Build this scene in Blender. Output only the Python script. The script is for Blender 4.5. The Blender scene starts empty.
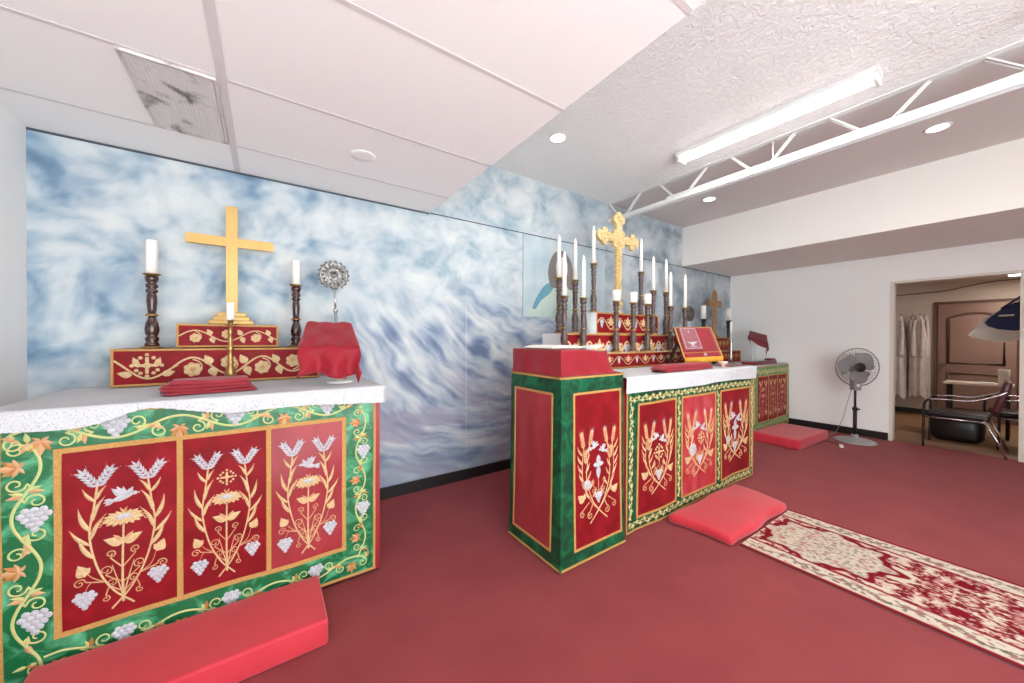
import bpy, bmesh, math, random
import numpy as np
from mathutils import Vector, Matrix, Euler
PI = math.pi
sin, cos = math.sin, math.cos
random.seed(7)
S = bpy.context.scene
COL = S.collection

# ------------------------------------------------------------------ colour + materials
def lin(c):
    def f(v):
        v /= 255.0
        return v/12.92 if v <= .04045 else ((v+.055)/1.055)**2.4
    return (f(c[0]), f(c[1]), f(c[2]), 1.0)

def mat(name, c, rough=.6, metal=0.0, c2=None, scale=6.0, detail=4.0, lo=.35, hi=.65, bump=0.0, bscale=60.0,
        sheen=0.0, spec=.5, emit=None, estr=0.0, attr=None, stretch=None, dist=0.0, coat=0.0, trans=0.0, alpha=None):
    m = bpy.data.materials.new(name); m.use_nodes = True
    nt = m.node_tree; N = nt.nodes; L = nt.links
    b = N['Principled BSDF']
    b.inputs['Base Color'].default_value = lin(c)
    b.inputs['Roughness'].default_value = rough
    b.inputs['Metallic'].default_value = metal
    b.inputs['Specular IOR Level'].default_value = spec
    b.inputs['Sheen Weight'].default_value = sheen
    b.inputs['Coat Weight'].default_value = coat
    b.inputs['Transmission Weight'].default_value = trans
    if alpha is not None: b.inputs['Alpha'].default_value = alpha
    tc = N.new('ShaderNodeTexCoord'); vec = tc.outputs['Object']
    if stretch:
        mp = N.new('ShaderNodeMapping'); mp.inputs['Scale'].default_value = stretch
        L.new(vec, mp.inputs['Vector']); vec = mp.outputs['Vector']
    if attr:
        a = N.new('ShaderNodeAttribute'); a.attribute_name = attr
        L.new(a.outputs['Color'], b.inputs['Base Color'])
    if c2 is not None:
        n = N.new('ShaderNodeTexNoise'); n.inputs['Scale'].default_value = scale
        n.inputs['Detail'].default_value = detail; n.inputs['Distortion'].default_value = dist
        L.new(vec, n.inputs['Vector'])
        r = N.new('ShaderNodeValToRGB')
        r.color_ramp.elements[0].position = lo; r.color_ramp.elements[0].color = lin(c)
        r.color_ramp.elements[1].position = hi; r.color_ramp.elements[1].color = lin(c2)
        L.new(n.outputs['Fac'], r.inputs['Fac']); L.new(r.outputs['Color'], b.inputs['Base Color'])
    if bump:
        n2 = N.new('ShaderNodeTexNoise'); n2.inputs['Scale'].default_value = bscale
        n2.inputs['Detail'].default_value = 5
        L.new(vec, n2.inputs['Vector'])
        bp = N.new('ShaderNodeBump'); bp.inputs['Strength'].default_value = bump; bp.inputs['Distance'].default_value = .01
        L.new(n2.outputs['Fac'], bp.inputs['Height']); L.new(bp.outputs['Normal'], b.inputs['Normal'])
    if emit:
        b.inputs['Emission Color'].default_value = lin(emit); b.inputs['Emission Strength'].default_value = estr
    return m

def nodes_of(m): return m.node_tree.nodes, m.node_tree.links, m.node_tree.nodes['Principled BSDF']

M = {}
M['carpet'] = mat('maroon_carpet', (138,55,58), .8, c2=(146,61,63), scale=3, bump=.25, bscale=900, sheen=.08, spec=.15)
M['white_wall'] = mat('white_wall_paint', (246,244,242), .7, bump=.04, bscale=120)
M['soffit'] = mat('soffit_paint', (236,231,226), .75, bump=.04, bscale=120)
M['tile'] = mat('ceiling_tile', (248,246,245), .85, c2=(245,241,241), scale=2.0, bump=.05, bscale=200)
M['tbar'] = mat('tile_seam', (219,214,214), .7)
M['stipple'] = mat('stippled_ceiling', (246,245,244), .85)
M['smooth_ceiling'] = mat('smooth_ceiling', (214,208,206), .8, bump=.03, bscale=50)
M['black_base'] = mat('black_baseboard', (26,24,25), .45)
M['cream_trim'] = mat('cream_jamb', (226,218,206), .6)
M['white_metal'] = mat('white_painted_steel', (222,221,220), .4)
M['dark_gap'] = mat('dark_gap', (70,75,85), .8)
M['wood_floor'] = mat('wood_floor', (132,98,70), .5, c2=(152,116,84), scale=5, stretch=(1,14,1), lo=.3, hi=.7)
M['closet_wall'] = mat('closet_wall', (205,190,178), .8)
M['door_brown'] = mat('brown_door', (146,116,104), .5, c2=(152,122,110), scale=3)
M['door_dark'] = mat('door_moulding', (104,76,64), .5)
M['light'] = mat('lamp_glow', (255,255,255), .5, emit=(255,252,246), estr=9)
M['tube_glow'] = mat('tube_glow', (255,255,255), .5, emit=(255,253,250), estr=7)
M['red'] = mat('red_velvet', (120,6,17), .55, c2=(144,14,28), scale=9, bump=.12, bscale=40, sheen=.04, spec=.2, lo=.4, hi=.7)
M['red_satin'] = mat('red_satin', (140,24,34), .42, c2=(166,44,54), scale=7, stretch=(1,1,.35), bump=.2, bscale=22, sheen=.1, lo=.35, hi=.7)
M['red_pale'] = mat('pale_red_satin', (168,40,50), .4, c2=(198,84,88), scale=9, stretch=(1,1,.6), bump=.2, bscale=30, lo=.4, hi=.75)
M['red_cloth'] = mat('red_cloth', (140,14,31), .6, c2=(152,21,39), scale=8, bump=.1, bscale=30, sheen=.15, spec=.3)
M['rose_cloth'] = mat('rose_red_cloth', (152,28,44), .6, c2=(162,36,52), scale=8, bump=.08, bscale=30, sheen=.15)
M['maroon_cloth'] = mat('maroon_cloth', (98,6,20), .7, c2=(112,10,27), scale=6, sheen=.2)
M['cushion'] = mat('red_cushion', (192,38,54), .65, c2=(200,48,63), scale=4, bump=.05, bscale=25, sheen=.25, spec=.35)
M['green'] = mat('green_crushed_satin', (8,98,55), .36, c2=(100,188,142), scale=9, detail=6, dist=1.2, lo=.48, hi=.74, bump=.4, bscale=26, stretch=(1,1,1.2))
M['green_deep'] = mat('deep_green_velvet', (3,60,38), .36, c2=(12,112,72), scale=8, detail=6, dist=1.6, lo=.45, hi=.72, bump=.4, bscale=26)
M['green_pale'] = mat('pale_green_satin', (76,136,84), .5, c2=(126,176,124), scale=14, detail=5, lo=.4, hi=.7, bump=.2, bscale=30)
M['braid'] = mat('gold_braid', (198,154,92), .55, c2=(182,132,66), scale=160, bump=.4, bscale=300, spec=.4)
M['gold_thread'] = mat('gold_thread', (216,186,142), .5, c2=(200,166,118), scale=90, bump=.3, bscale=240)
M['pale_thread'] = mat('pale_green_thread', (184,198,130), .5, c2=(198,188,122), scale=20, bump=.3, bscale=240)
M['peach_thread'] = mat('peach_thread', (210,164,122), .5, c2=(194,140,98), scale=30, bump=.3, bscale=240)
M['orange_thread'] = mat('orange_thread', (198,138,74), .5, c2=(172,100,44), scale=30, bump=.3, bscale=240)
M['rose_thread'] = mat('rose_thread', (176,86,78), .55, c2=(190,120,104), scale=60, bump=.2, bscale=240)
M['silver_thread'] = mat('silver_thread', (200,198,204), .4, c2=(178,176,184), scale=80, bump=.3, bscale=240)
M['linen'] = mat('white_linen', (200,199,202), .85, c2=(193,193,197), scale=6, bump=.05, bscale=90)
M['lace'] = mat('white_lace', (208,208,211), .85, c2=(168,170,177), scale=170, lo=.52, hi=.66, bump=.35, bscale=260)
M['gold'] = mat('gold_paint', (212,174,104), .45, metal=.2, c2=(204,164,92), scale=4, spec=.5)
M['gold_edge'] = mat('gold_edge', (190,140,66), .45, metal=.4)
M['gilt'] = mat('gilt_brass', (228,204,152), .4, metal=.15, c2=(188,158,104), scale=70, bump=.5, bscale=110)
M['brass'] = mat('brass', (168,132,82), .3, metal=.8)
M['darkwood'] = mat('dark_turned_wood', (52,30,28), .25, c2=(74,44,38), scale=20, stretch=(1,1,.3), coat=.4)
M['darkwood2'] = mat('grey_brown_turned_wood', (66,50,48), .35, c2=(96,76,70), scale=40, coat=.2)
M['blackwood'] = mat('black_wood', (24,22,24), .35)
M['wax'] = mat('candle_wax', (246,242,234), .45)
M['wick'] = mat('wick', (60,52,48), .8)
M['silver'] = mat('embossed_silver', (150,147,144), .28, metal=.85, c2=(104,101,99), scale=60, bump=.6, bscale=90)
M['steel'] = mat('polished_steel', (190,190,190), .2, metal=.9)
M['pewter'] = mat('dark_pewter', (84,82,80), .35, metal=.7, c2=(120,116,110), scale=50)
M['oldgold'] = mat('old_gold_wood', (166,126,84), .5, c2=(146,106,66), scale=14)
M['white_board'] = mat('white_board', (232,231,230), .6)
M['white_plastic'] = mat('white_plastic', (232,230,226), .4)
M['fan_grey'] = mat('fan_grey_plastic', (146,142,142), .4)
M['fan_wire'] = mat('fan_guard_wire', (128,124,124), .35, metal=.5)
M['fan_blade'] = mat('smoke_grey_blade', (146,142,143), .3, c2=(154,150,151), scale=4)
M['black'] = mat('black_plastic', (22,20,22), .4)
M['chrome'] = mat('chrome', (205,205,208), .12, metal=.95)
M['black_vinyl'] = mat('black_vinyl', (30,22,24), .35)
M['maroon_vinyl'] = mat('maroon_vinyl', (88,44,48), .35)
M['robe'] = mat('white_robe', (212,200,194), .85, c2=(200,186,178), scale=8)
M['navy'] = mat('navy_fabric', (20,34,84), .6)
M['bagwhite'] = mat('white_bag_fabric', (222,216,206), .7)
M['paper'] = mat('paper', (240,236,226), .8)
M['bookcover'] = mat('grey_brown_book_cover', (150,122,106), .6)
M['mauve'] = mat('mauve_leather', (158,96,100), .5, c2=(146,82,88), scale=30)
M['fringe'] = mat('gold_fringe', (232,170,52), .6, c2=(212,140,30), scale=120, stretch=(1,1,.05))
M['tabletop'] = mat('cream_laminate', (232,214,196), .5)
M['rug_edge'] = mat('rug_edge', (140,16,34), .9)
M['bowl'] = mat('blush_ceramic', (222,192,176), .35)
M['vent_back'] = mat('dusty_vent', (222,217,215), .8, c2=(104,97,94), scale=7, detail=8, dist=1.0, lo=.52, hi=.68)
M['vent_bar'] = mat('vent_wire', (216,211,209), .6, c2=(100,93,90), scale=7, detail=8, dist=1.0, lo=.52, hi=.68)

def stipple_nodes():
    m = M['stipple']; N, L, b = nodes_of(m)
    tc = N.new('ShaderNodeTexCoord')
    n = N.new('ShaderNodeTexNoise'); n.inputs['Scale'].default_value = 26; n.inputs['Detail'].default_value = 6; n.inputs['Roughness'].default_value = .65
    n.inputs['Distortion'].default_value = .8
    L.new(tc.outputs['Object'], n.inputs['Vector'])
    r = N.new('ShaderNodeValToRGB'); r.color_ramp.elements[0].position = .42; r.color_ramp.elements[1].position = .62
    L.new(n.outputs['Fac'], r.inputs['Fac'])
    bp = N.new('ShaderNodeBump'); bp.inputs['Strength'].default_value = .55; bp.inputs['Distance'].default_value = .02
    L.new(r.outputs['Color'], bp.inputs['Height']); L.new(bp.outputs['Normal'], b.inputs['Normal'])
    # old brown water stain along the low ceiling's edge
    sx = N.new('ShaderNodeSeparateXYZ'); L.new(tc.outputs['Object'], sx.inputs[0])
    def rng(out, a, c):
        q = N.new('ShaderNodeMapRange'); q.inputs[1].default_value = a; q.inputs[2].default_value = c; L.new(out, q.inputs[0]); return q.outputs[0]
    fx = rng(sx.outputs[0], 1.85, 1.25)
    fy = rng(sx.outputs[1], 1.5, .8)
    n3 = N.new('ShaderNodeTexNoise'); n3.inputs['Scale'].default_value = 3.5; n3.inputs['Detail'].default_value = 6; L.new(tc.outputs['Object'], n3.inputs['Vector'])
    def mul(a, c):
        q = N.new('ShaderNodeMath'); q.operation = 'MULTIPLY'; L.new(a, q.inputs[0]); L.new(c, q.inputs[1]); return q.outputs[0]
    f = mul(mul(fx, fy), rng(n3.outputs['Fac'], .22, .62))
    mx = N.new('ShaderNodeMix'); mx.data_type = 'RGBA'
    mx.inputs[6].default_value = lin((246,245,244)); mx.inputs[7].default_value = lin((168,136,112))
    L.new(f, mx.inputs[0]); L.new(mx.outputs[2], b.inputs['Base Color'])
stipple_nodes()

def tile_nodes():      # pin holes and a few grey scuffs of mineral tiles
    m = M['tile']; N, L, b = nodes_of(m)
    tc = N.new('ShaderNodeTexCoord')
    v = N.new('ShaderNodeTexVoronoi'); v.inputs['Scale'].default_value = 22; L.new(tc.outputs['Object'], v.inputs['Vector'])
    r = N.new('ShaderNodeValToRGB'); r.color_ramp.elements[0].position = .04; r.color_ramp.elements[0].color = lin((176,166,162))
    r.color_ramp.elements[1].position = .10; r.color_ramp.elements[1].color = (1,1,1,1)
    L.new(v.outputs['Distance'], r.inputs['Fac'])
    n = N.new('ShaderNodeTexNoise'); n.inputs['Scale'].default_value = 1.3; n.inputs['Detail'].default_value = 2; L.new(tc.outputs['Object'], n.inputs['Vector'])
    r2 = N.new('ShaderNodeValToRGB'); r2.color_ramp.elements[0].position = .5; r2.color_ramp.elements[1].position = .62
    L.new(n.outputs['Fac'], r2.inputs['Fac'])
    mx = N.new('ShaderNodeMix'); mx.data_type = 'RGBA'; mx.blend_type = 'MULTIPLY'
    L.new(r2.outputs['Color'], mx.inputs[0])
    mx.inputs[6].default_value = lin((248,246,245)); L.new(r.outputs['Color'], mx.inputs[7])
    L.new(mx.outputs[2], b.inputs['Base Color'])
tile_nodes()

# ------------------------------------------------------------------ mesh builder
class MB:
    def __init__(self, X=None):
        self.v, self.f, self.m, self.s = [], [], [], []; self.X = X
    def add(self, verts, faces, mi=0, smooth=False, X=None):
        o = len(self.v); X = X or self.X
        for p in verts:
            p = Vector(p)
            self.v.append(X @ p if X else p)
        for f in faces:
            self.f.append([o+i for i in f]); self.m.append(mi); self.s.append(smooth)
    def box(self, x0, y0, z0, x1, y1, z1, mi=0, X=None):
        x0, x1 = min(x0,x1), max(x0,x1); y0, y1 = min(y0,y1), max(y0,y1); z0, z1 = min(z0,z1), max(z0,z1)
        V = [(x0,y0,z0),(x1,y0,z0),(x1,y1,z0),(x0,y1,z0),(x0,y0,z1),(x1,y0,z1),(x1,y1,z1),(x0,y1,z1)]
        self.add(V, [(0,3,2,1),(4,5,6,7),(0,1,5,4),(1,2,6,5),(2,3,7,6),(3,0,4,7)], mi, False, X)
    def rbox(self, x0, y0, z0, x1, y1, z1, r=.01, seg=3, mi=0, X=None):
        bm = bmesh.new(); bmesh.ops.create_cube(bm, size=1)
        for v in bm.verts:
            v.co = Vector((x0+(v.co.x+.5)*(x1-x0), y0+(v.co.y+.5)*(y1-y0), z0+(v.co.z+.5)*(z1-z0)))
        bmesh.ops.bevel(bm, geom=bm.edges[:], offset=r, segments=seg, affect='EDGES', profile=.5)
        bm.verts.index_update()
        self.add([v.co.copy() for v in bm.verts], [[v.index for v in f.verts] for f in bm.faces], mi, True, X); bm.free()
    def lathe(self, prof, c=(0,0,0), n=20, mi=0, X=None, smooth=True):
        V, F = [], []
        for r, z in prof:
            for k in range(n):
                a = 2*PI*k/n; V.append((c[0]+r*cos(a), c[1]+r*sin(a), c[2]+z))
        for i in range(len(prof)-1):
            for k in range(n):
                k2 = (k+1) % n
                F.append((i*n+k, i*n+k2, (i+1)*n+k2, (i+1)*n+k))
        if prof[0][0] > 1e-6: F.append(tuple(range(n-1,-1,-1)))
        if prof[-1][0] > 1e-6: F.append(tuple((len(prof)-1)*n+k for k in range(n)))
        self.add(V, F, mi, smooth, X)
    def tube(self, pts, r, n=8, mi=0, X=None, closed=False, smooth=True):
        P = [Vector(p) for p in pts]; V, F = [], []; m = len(P)
        up = None
        for i, p in enumerate(P):
            if closed: t = (P[(i+1) % m]-P[i-1]).normalized()
            else: t = (P[min(i+1,m-1)]-P[max(i-1,0)]).normalized()
            if up is None:
                a = Vector((0,0,1)) if abs(t.z) < .9 else Vector((1,0,0)); up = (a - t*a.dot(t)).normalized()
            else: up = (up - t*up.dot(t)).normalized()
            w = t.cross(up); rr = r[i] if isinstance(r, (list, tuple)) else r
            for k in range(n):
                a = 2*PI*k/n; V.append(p + (up*cos(a)+w*sin(a))*rr)
        for i in range(m if closed else m-1):
            j = (i+1) % m
            for k in range(n):
                k2 = (k+1) % n; F.append((i*n+k, i*n+k2, j*n+k2, j*n+k))
        if not closed:
            F.append(tuple(range(n-1,-1,-1))); F.append(tuple((m-1)*n+k for k in range(n)))
        self.add(V, F, mi, smooth, X)
    def bar(self, a, b, w, d, mi=0, side=None):
        """square bar from a to b, w across, d deep"""
        a, b = Vector(a), Vector(b); t = (b-a).normalized()
        s = Vector(side) if side else (Vector((0,0,1)) if abs(t.z) < .9 else Vector((1,0,0)))
        u = t.cross(s).normalized(); q = t.cross(u).normalized()
        V = []
        for p in (a, b):
            for i, j in ((-1,-1),(1,-1),(1,1),(-1,1)): V.append(p+u*(i*w/2)+q*(j*d/2))
        self.add(V, [(0,3,2,1),(4,5,6,7),(0,1,5,4),(1,2,6,5),(2,3,7,6),(3,0,4,7)], mi)
    def prism(self, poly, fn, h0, h1, mi=0, mi_side=None, smooth=False):
        """poly (u,v) list; fn(u,v,h) -> xyz; solid between h0 and h1"""
        n = len(poly); V = [fn(u,v,h0) for u,v in poly]+[fn(u,v,h1) for u,v in poly]
        ms = mi if mi_side is None else mi_side
        self.add(V, [tuple(range(n-1,-1,-1)), tuple(range(n,2*n))], mi, smooth)
        self.add(V, [(i,(i+1) % n, n+(i+1) % n, n+i) for i in range(n)], ms, smooth)
    def sheet(self, fn, nu, nv, mi=0, thick=0.0, smooth=True, matfn=None):
        """grid surface fn(a,b), a,b in 0..1; thick > 0 closes it into a shell along fn's normals"""
        P = [[Vector(fn(i/nu, j/nv)) for j in range(nv+1)] for i in range(nu+1)]
        V = [p for row in P for p in row]; F = []; idx = lambda i, j: i*(nv+1)+j
        for i in range(nu):
            for j in range(nv): F.append((idx(i,j), idx(i+1,j), idx(i+1,j+1), idx(i,j+1)))
        ms = [matfn((i+.5)/nu, (j+.5)/nv) if matfn else mi for i in range(nu) for j in range(nv)]
        if thick:
            nrm = []
            for i in range(nu+1):
                for j in range(nv+1):
                    a = P[min(i+1,nu)][j]-P[max(i-1,0)][j]; b = P[i][min(j+1,nv)]-P[i][max(j-1,0)]
                    c = a.cross(b); nrm.append(c.normalized() if c.length > 1e-12 else Vector((0,0,1)))
            o = len(V); V += [p - n*thick for p, n in zip(V, nrm)]
            F2 = [tuple(o+q for q in reversed(f)) for f in F]; ms = ms+ms; F = F+F2
            ring = [idx(i,0) for i in range(nu)]+[idx(nu,j) for j in range(nv)]+[idx(i,nv) for i in range(nu,0,-1)]+[idx(0,j) for j in range(nv,0,-1)]
            for k in range(len(ring)):
                a, b = ring[k], ring[(k+1) % len(ring)]; F.append((b, a, o+a, o+b)); ms.append(ms[0] if not matfn else matfn(.5,1))
        o = len(self.v)
        for p in V: self.v.append(self.X @ p if self.X else p)
        for f, q in zip(F, ms): self.f.append([o+i for i in f]); self.m.append(q); self.s.append(smooth)
    def build(self, name, mats, parent=None, org=(0,0,0), local=False):
        """mesh object; verts are world coordinates and org the origin (local=True: verts already local)"""
        me = bpy.data.meshes.new(name); o3 = Vector(org) if not local else Vector((0,0,0))
        me.from_pydata([tuple(Vector(p)-o3) for p in self.v], [], self.f)
        if not isinstance(mats, (list, tuple)): mats = [mats]
        for m in mats: me.materials.append(M[m] if isinstance(m, str) else m)
        me.polygons.foreach_set('material_index', self.m); me.polygons.foreach_set('use_smooth', self.s)
        me.validate(); me.update()
        ob = bpy.data.objects.new(name, me); COL.objects.link(ob)
        if parent is not None: ob.parent = parent
        elif not local: ob.location = org
        return ob

def tag(o, label, cat, group=None):
    o['label'] = label; o['category'] = cat
    if group: o['group'] = group
    return o
def thing(name, loc, label, cat, group=None, rz=0):
    o = bpy.data.objects.new(name, None); COL.objects.link(o); o.location = loc; o.rotation_euler = (0,0,rz)
    o.empty_display_size = .1
    return tag(o, label, cat, group)
def struct(o):
    o['kind'] = 'structure'; return o
def dup(root, loc, label, group=None, rz=None):
    r = root.copy(); COL.objects.link(r); r.location = loc; r['label'] = label
    if rz is not None: r.rotation_euler = (0,0,rz)
    if group: r['group'] = group
    for ch in list(root.children):
        c = ch.copy(); COL.objects.link(c); c.parent = r
        for g in list(ch.children):
            d = g.copy(); COL.objects.link(d); d.parent = c
    return r

# ------------------------------------------------------------------ numpy noise (paints the mural and the rug)
def perlin(x, y, seed):
    r = np.random.RandomState(seed); p = r.permutation(256); p = np.concatenate([p,p]); ang = r.rand(256)*2*PI
    xi = np.floor(x).astype(int); yi = np.floor(y).astype(int); xf = x-xi; yf = y-yi
    u = xf**3*(xf*(xf*6-15)+10); v = yf**3*(yf*(yf*6-15)+10)
    def g(ix, iy, dx, dy):
        a = ang[p[(p[ix & 255]+iy) & 255]]; return np.cos(a)*dx+np.sin(a)*dy
    n00 = g(xi,yi,xf,yf); n10 = g(xi+1,yi,xf-1,yf); n01 = g(xi,yi+1,xf,yf-1); n11 = g(xi+1,yi+1,xf-1,yf-1)
    return (n00*(1-u)+n10*u)*(1-v)+(n01*(1-u)+n11*u)*v
def fbm(x, y, seed, o=4, gain=.5):
    t = 0; a = 1
    for k in range(o): t = t+a*perlin(x*2**k, y*2**k, seed+k); a *= gain
    return t
def ss(a, b, x):
    t = np.clip((x-a)/(b-a), 0, 1); return t*t*(3-2*t)
def linA(c):
    c = np.clip(c/255.0, 0, 1); return np.where(c <= .04045, c/12.92, ((c+.055)/1.055)**2.4)
def ramp(t, stops):
    xs = [s[0] for s in stops]; return np.stack([np.interp(t, xs, [s[1][k] for s in stops]) for k in range(3)], -1)
def set_colour(me, rgb):
    a = me.color_attributes.new('paint', 'FLOAT_COLOR', 'POINT')
    buf = np.ones((len(me.vertices),4), dtype=np.float32); buf[:,:3] = rgb
    a.data.foreach_set('color', buf.ravel())

# ------------------------------------------------------------------ the place's measures
XL, XR, YB, YF = -1.09, 7.08, 3.14, -2.4          # left wall, right wall, mural wall, open end behind the camera
ZD, ZU, XD, XT, XS, ZS = 2.54, 3.16, 1.237, 3.70, 5.46, 2.55   # low ceiling, high ceiling, its edge, truss, soffit face, soffit underside
DY0, DY1, DZ = .04, 1.058, 2.17                    # doorway in the right wall

# ================================================================== SETTING
b = MB(); b.box(XL-.1, YF, -.1, XR+.06, YB+.1, 0); struct(b.build('floor', 'carpet'))
def wall_back():
    nx, nz = 600, 236
    xs = np.linspace(XL, XR, nx+1); zs = np.linspace(0, ZU, nz+1)
    Xg, Zg = np.meshgrid(xs, zs, indexing='ij')
    b = MB(); me = bpy.data.meshes.new('wall_back')
    V = np.stack([Xg.ravel(), np.zeros(Xg.size), Zg.ravel()], -1)
    i = np.arange(nx)[:,None]*(nz+1)+np.arange(nz)[None,:]
    F = np.stack([i, i+nz+1, i+nz+2, i+1], -1).reshape(-1,4)
    V2 = [tuple(v) for v in V]; o = len(V2)
    V2 += [(XL,.1,0),(XR,.1,0),(XR,.1,ZU),(XL,.1,ZU)]
    F2 = [tuple(int(q) for q in f) for f in F]
    c = (0, nx*(nz+1), nx*(nz+1)+nz, nz)
    F2 += [(o+1,o,o+3,o+2), (c[0],o,o+1,c[1]), (c[2],o+2,o+3,c[3])]
    me.from_pydata(V2, [], F2); me.update()
    # painted sky and sea
    x, z = Xg.ravel(), Zg.ravel()
    wx = x+.13*fbm(x*2.0, z*2.0, 3, 2); wz = z+.13*fbm(x*2.0, z*2.0, 13, 2)
    cl = fbm(wx*3.3, wz*3.7, 21, 3, .55)
    cl2 = fbm(wx*5.6+.25*fbm(x*6,z*6,71,2), wz*6.4+.25*fbm(x*6,z*6,72,2), 31, 4, .6)
    brush = fbm(x*10+z*5, z*14-x*6, 35, 2, .5)
    sky = .62+.56*cl+.34*cl2+.10*brush
    sky -= .20*ss(2.30, 2.50, z)*ss(1.4,.2,x)*(.6+.8*cl2)               # deeper blue band at the top left
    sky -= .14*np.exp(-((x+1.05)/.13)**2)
    colS = ramp(sky, [(0,(78,112,142)),(.20,(104,138,168)),(.36,(138,162,184)),(.50,(162,179,192)),(.66,(186,196,201)),(1,(208,210,209))])
    # breaking wave: spray on top, curls, streaming water below
    th = -.80+.22*(x-1.2)+.30*ss(.9,.3,z)
    a = cos_(th)*x+sin_(th)*z; n = -sin_(th)*x+cos_(th)*z
    w2 = .07*fbm(x*2.8, z*2.8, 47, 2)
    st = fbm(a*1.1+w2, (n+w2)*8.0, 51, 4, .58); st2 = fbm(a*2.4, (n+w2)*26, 52, 3, .6)
    wave = .52+.66*st+.24*st2+.12*fbm(wx*7, wz*7, 77, 3)
    for (qx, qz, r0) in ((.86,1.42,.17),(1.28,1.40,.19),(1.78,1.30,.16),(1.05,1.05,.14),(2.05,1.05,.16)):      # curls of the crests
        d = np.hypot(x-qx, (z-qz)*.85)+.05*fbm(x*5, z*5, 81, 2)
        wave += .34*np.exp(-((d-r0)/.045)**2)*ss(-.10,.06,z-qz+.5*(x-qx))-.26*np.exp(-(d/(r0*.62))**2)
    colW = ramp(wave, [(0,(92,110,146)),(.25,(124,142,172)),(.42,(152,166,188)),(.58,(172,181,194)),(.75,(190,197,202)),(1,(208,211,210))])
    pur = np.array([146,136,164.])[None,:]
    pm = (.55*ss(1.15,.75,z)*ss(.25,.55,fbm(a*1.2,n*5,88,3)+.35))[:,None]
    colW = colW*(1-pm)+pur*pm
    deep = (ss(.44,.14,z)*(.55+.45*ss(-.2,.2,fbm(x*2,z*11,99,3))))[:,None]*.5
    colW = colW*(1-deep)+np.array([118,134,158.])[None,:]*deep
    mw = (ss(.30,.70,x+.16*fbm(x*3,z*3,91,2))*ss(1.80,1.35,z+.20*fbm(x*2.4,z*2.4,93,2)-.18*ss(.5,1.6,x)))[:,None]
    spray = fbm(wx*3.2, wz*4.0, 63, 5, .62)
    colP = ramp(.60+.60*spray+.06*brush, [(0,(108,138,162)),(.3,(144,168,184)),(.5,(170,185,194)),(.7,(188,197,201)),(1,(206,209,208))])
    mp = (ss(.3,1.1,x)*ss(1.2,1.7,z))[:,None]
    col = colS*(1-mp)+colP*mp
    col = col*(1-mw)+colW*mw
    # greyer, softer painting to the right
    g = fbm(wx*1.9, wz*2.4, 111, 4, .55)
    colG = ramp(.5+.62*g+.18*cl2, [(0,(104,124,138)),(.3,(140,158,170)),(.5,(166,180,190)),(.7,(188,198,204)),(1,(206,212,215))])
    mg = ss(2.4,4.0,x)[:,None]
    col = col*(1-mg)+colG*mg
    seam = (np.exp(-((x-1.62)/.006)**2)*ss(.2,.4,z)*ss(1.9,1.6,z)*.3)[:,None]
    col = col*(1-seam)+np.array([226,230,236.])[None,:]*seam
    col = col*.82+col.mean(1,keepdims=True)*.18
    rgb = np.vstack([linA(col), np.full((4,3), .6)])
    set_colour(me, rgb)
    me.materials.append(mat('painted_mural', (180,200,215), .55, attr='paint', bump=.03, bscale=60))
    me.polygons.foreach_set('use_smooth', [True]*(nx*nz)+[False]*3)
    ob = bpy.data.objects.new('wall_back', me); COL.objects.link(ob); ob.location = (0,YB,0); struct(ob)
cos_, sin_ = np.cos, np.sin
wall_back()
b = MB(); b.box(XL-.1, YF, 0, XL, YB, ZU); struct(b.build('wall_left', 'white_wall'))
b = MB(); b.box(XR, YF, 0, XR+.12, DY0, ZU); b.box(XR, DY1, 0, XR+.12, YB, ZU); b.box(XR, DY0, DZ, XR+.12, DY1, ZU)
struct(b.build('wall_right', 'white_wall'))
b = MB(); b.box(XS, YF, ZS, XR-.002, YB-.002, ZU); struct(b.build('wall_soffit', 'soffit'))
b = MB(); b.box(XL, YF, ZD, XD, YB-.002, ZU+.06); struct(b.build('ceiling', 'tile'))
b = MB(); b.box(XD+.001, YF, ZU, XT-.02, YB+.1, ZU+.06); struct(b.build('ceiling.001', 'stipple'))
b = MB(); b.box(XT-.018, YF, ZU, XR+.1, YB+.1, ZU+.06); struct(b.build('ceiling.002', 'smooth_ceiling'))
# tile seams
b = MB()
for x, w in ((-.165,.034),): b.box(x-w/2, YF, ZD-.003, x+w/2, YB-.004, ZD-.0005)
for y in (2.715, 2.055, 1.345, .685, .0, -.68, -1.36, -2.04): 
    b.box(XL+.002, y-.011, ZD-.002, -.183, y+.011, ZD-.0005); b.box(-.147, y-.011, ZD-.002, XD-.002, y+.011, ZD-.0005)
struct(b.build('trim_1', 'tbar'))
b = MB(); b.box(XD+.01, YB-.006, ZD-.004, XS-.01, YB-.0005, ZD+.004); b.box(XS-.01, YB-.006, ZD-.004, XR-.002, YB-.0005, ZD+.004)
b.box(XL+.002, YB-.006, ZD-.014, XD, YB-.0005, ZD-.003); struct(b.build('trim_2', 'dark_gap'))
b = MB(); b.box(XL, YB-.016, 0.001, XR-.02, YB-.001, .10); struct(b.build('baseboard_back', 'black_base'))
b = MB(); b.box(XR-.016, DY1+.03, 0.001, XR-.001, YB-.02, .10); b.box(XR-.016, YF, .001, XR-.001, DY0-.03, .10)
struct(b.build('baseboard_right', 'black_base'))
b = MB(); b.box(XL+.001, YF, .001, XL+.016, YB-.02, .10); struct(b.build('baseboard_left', 'black_base'))
b = MB()
b.box(XR-.012, DY1-.012, 0, XR+.13, DY1+.022, DZ+.02); b.box(XR-.012, DY0-.022, 0, XR+.13, DY0+.012, DZ+.02)
b.box(XR-.012, DY0+.012, DZ-.012, XR+.13, DY1-.012, DZ+.02); struct(b.build('trim_3', 'cream_trim'))
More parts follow.
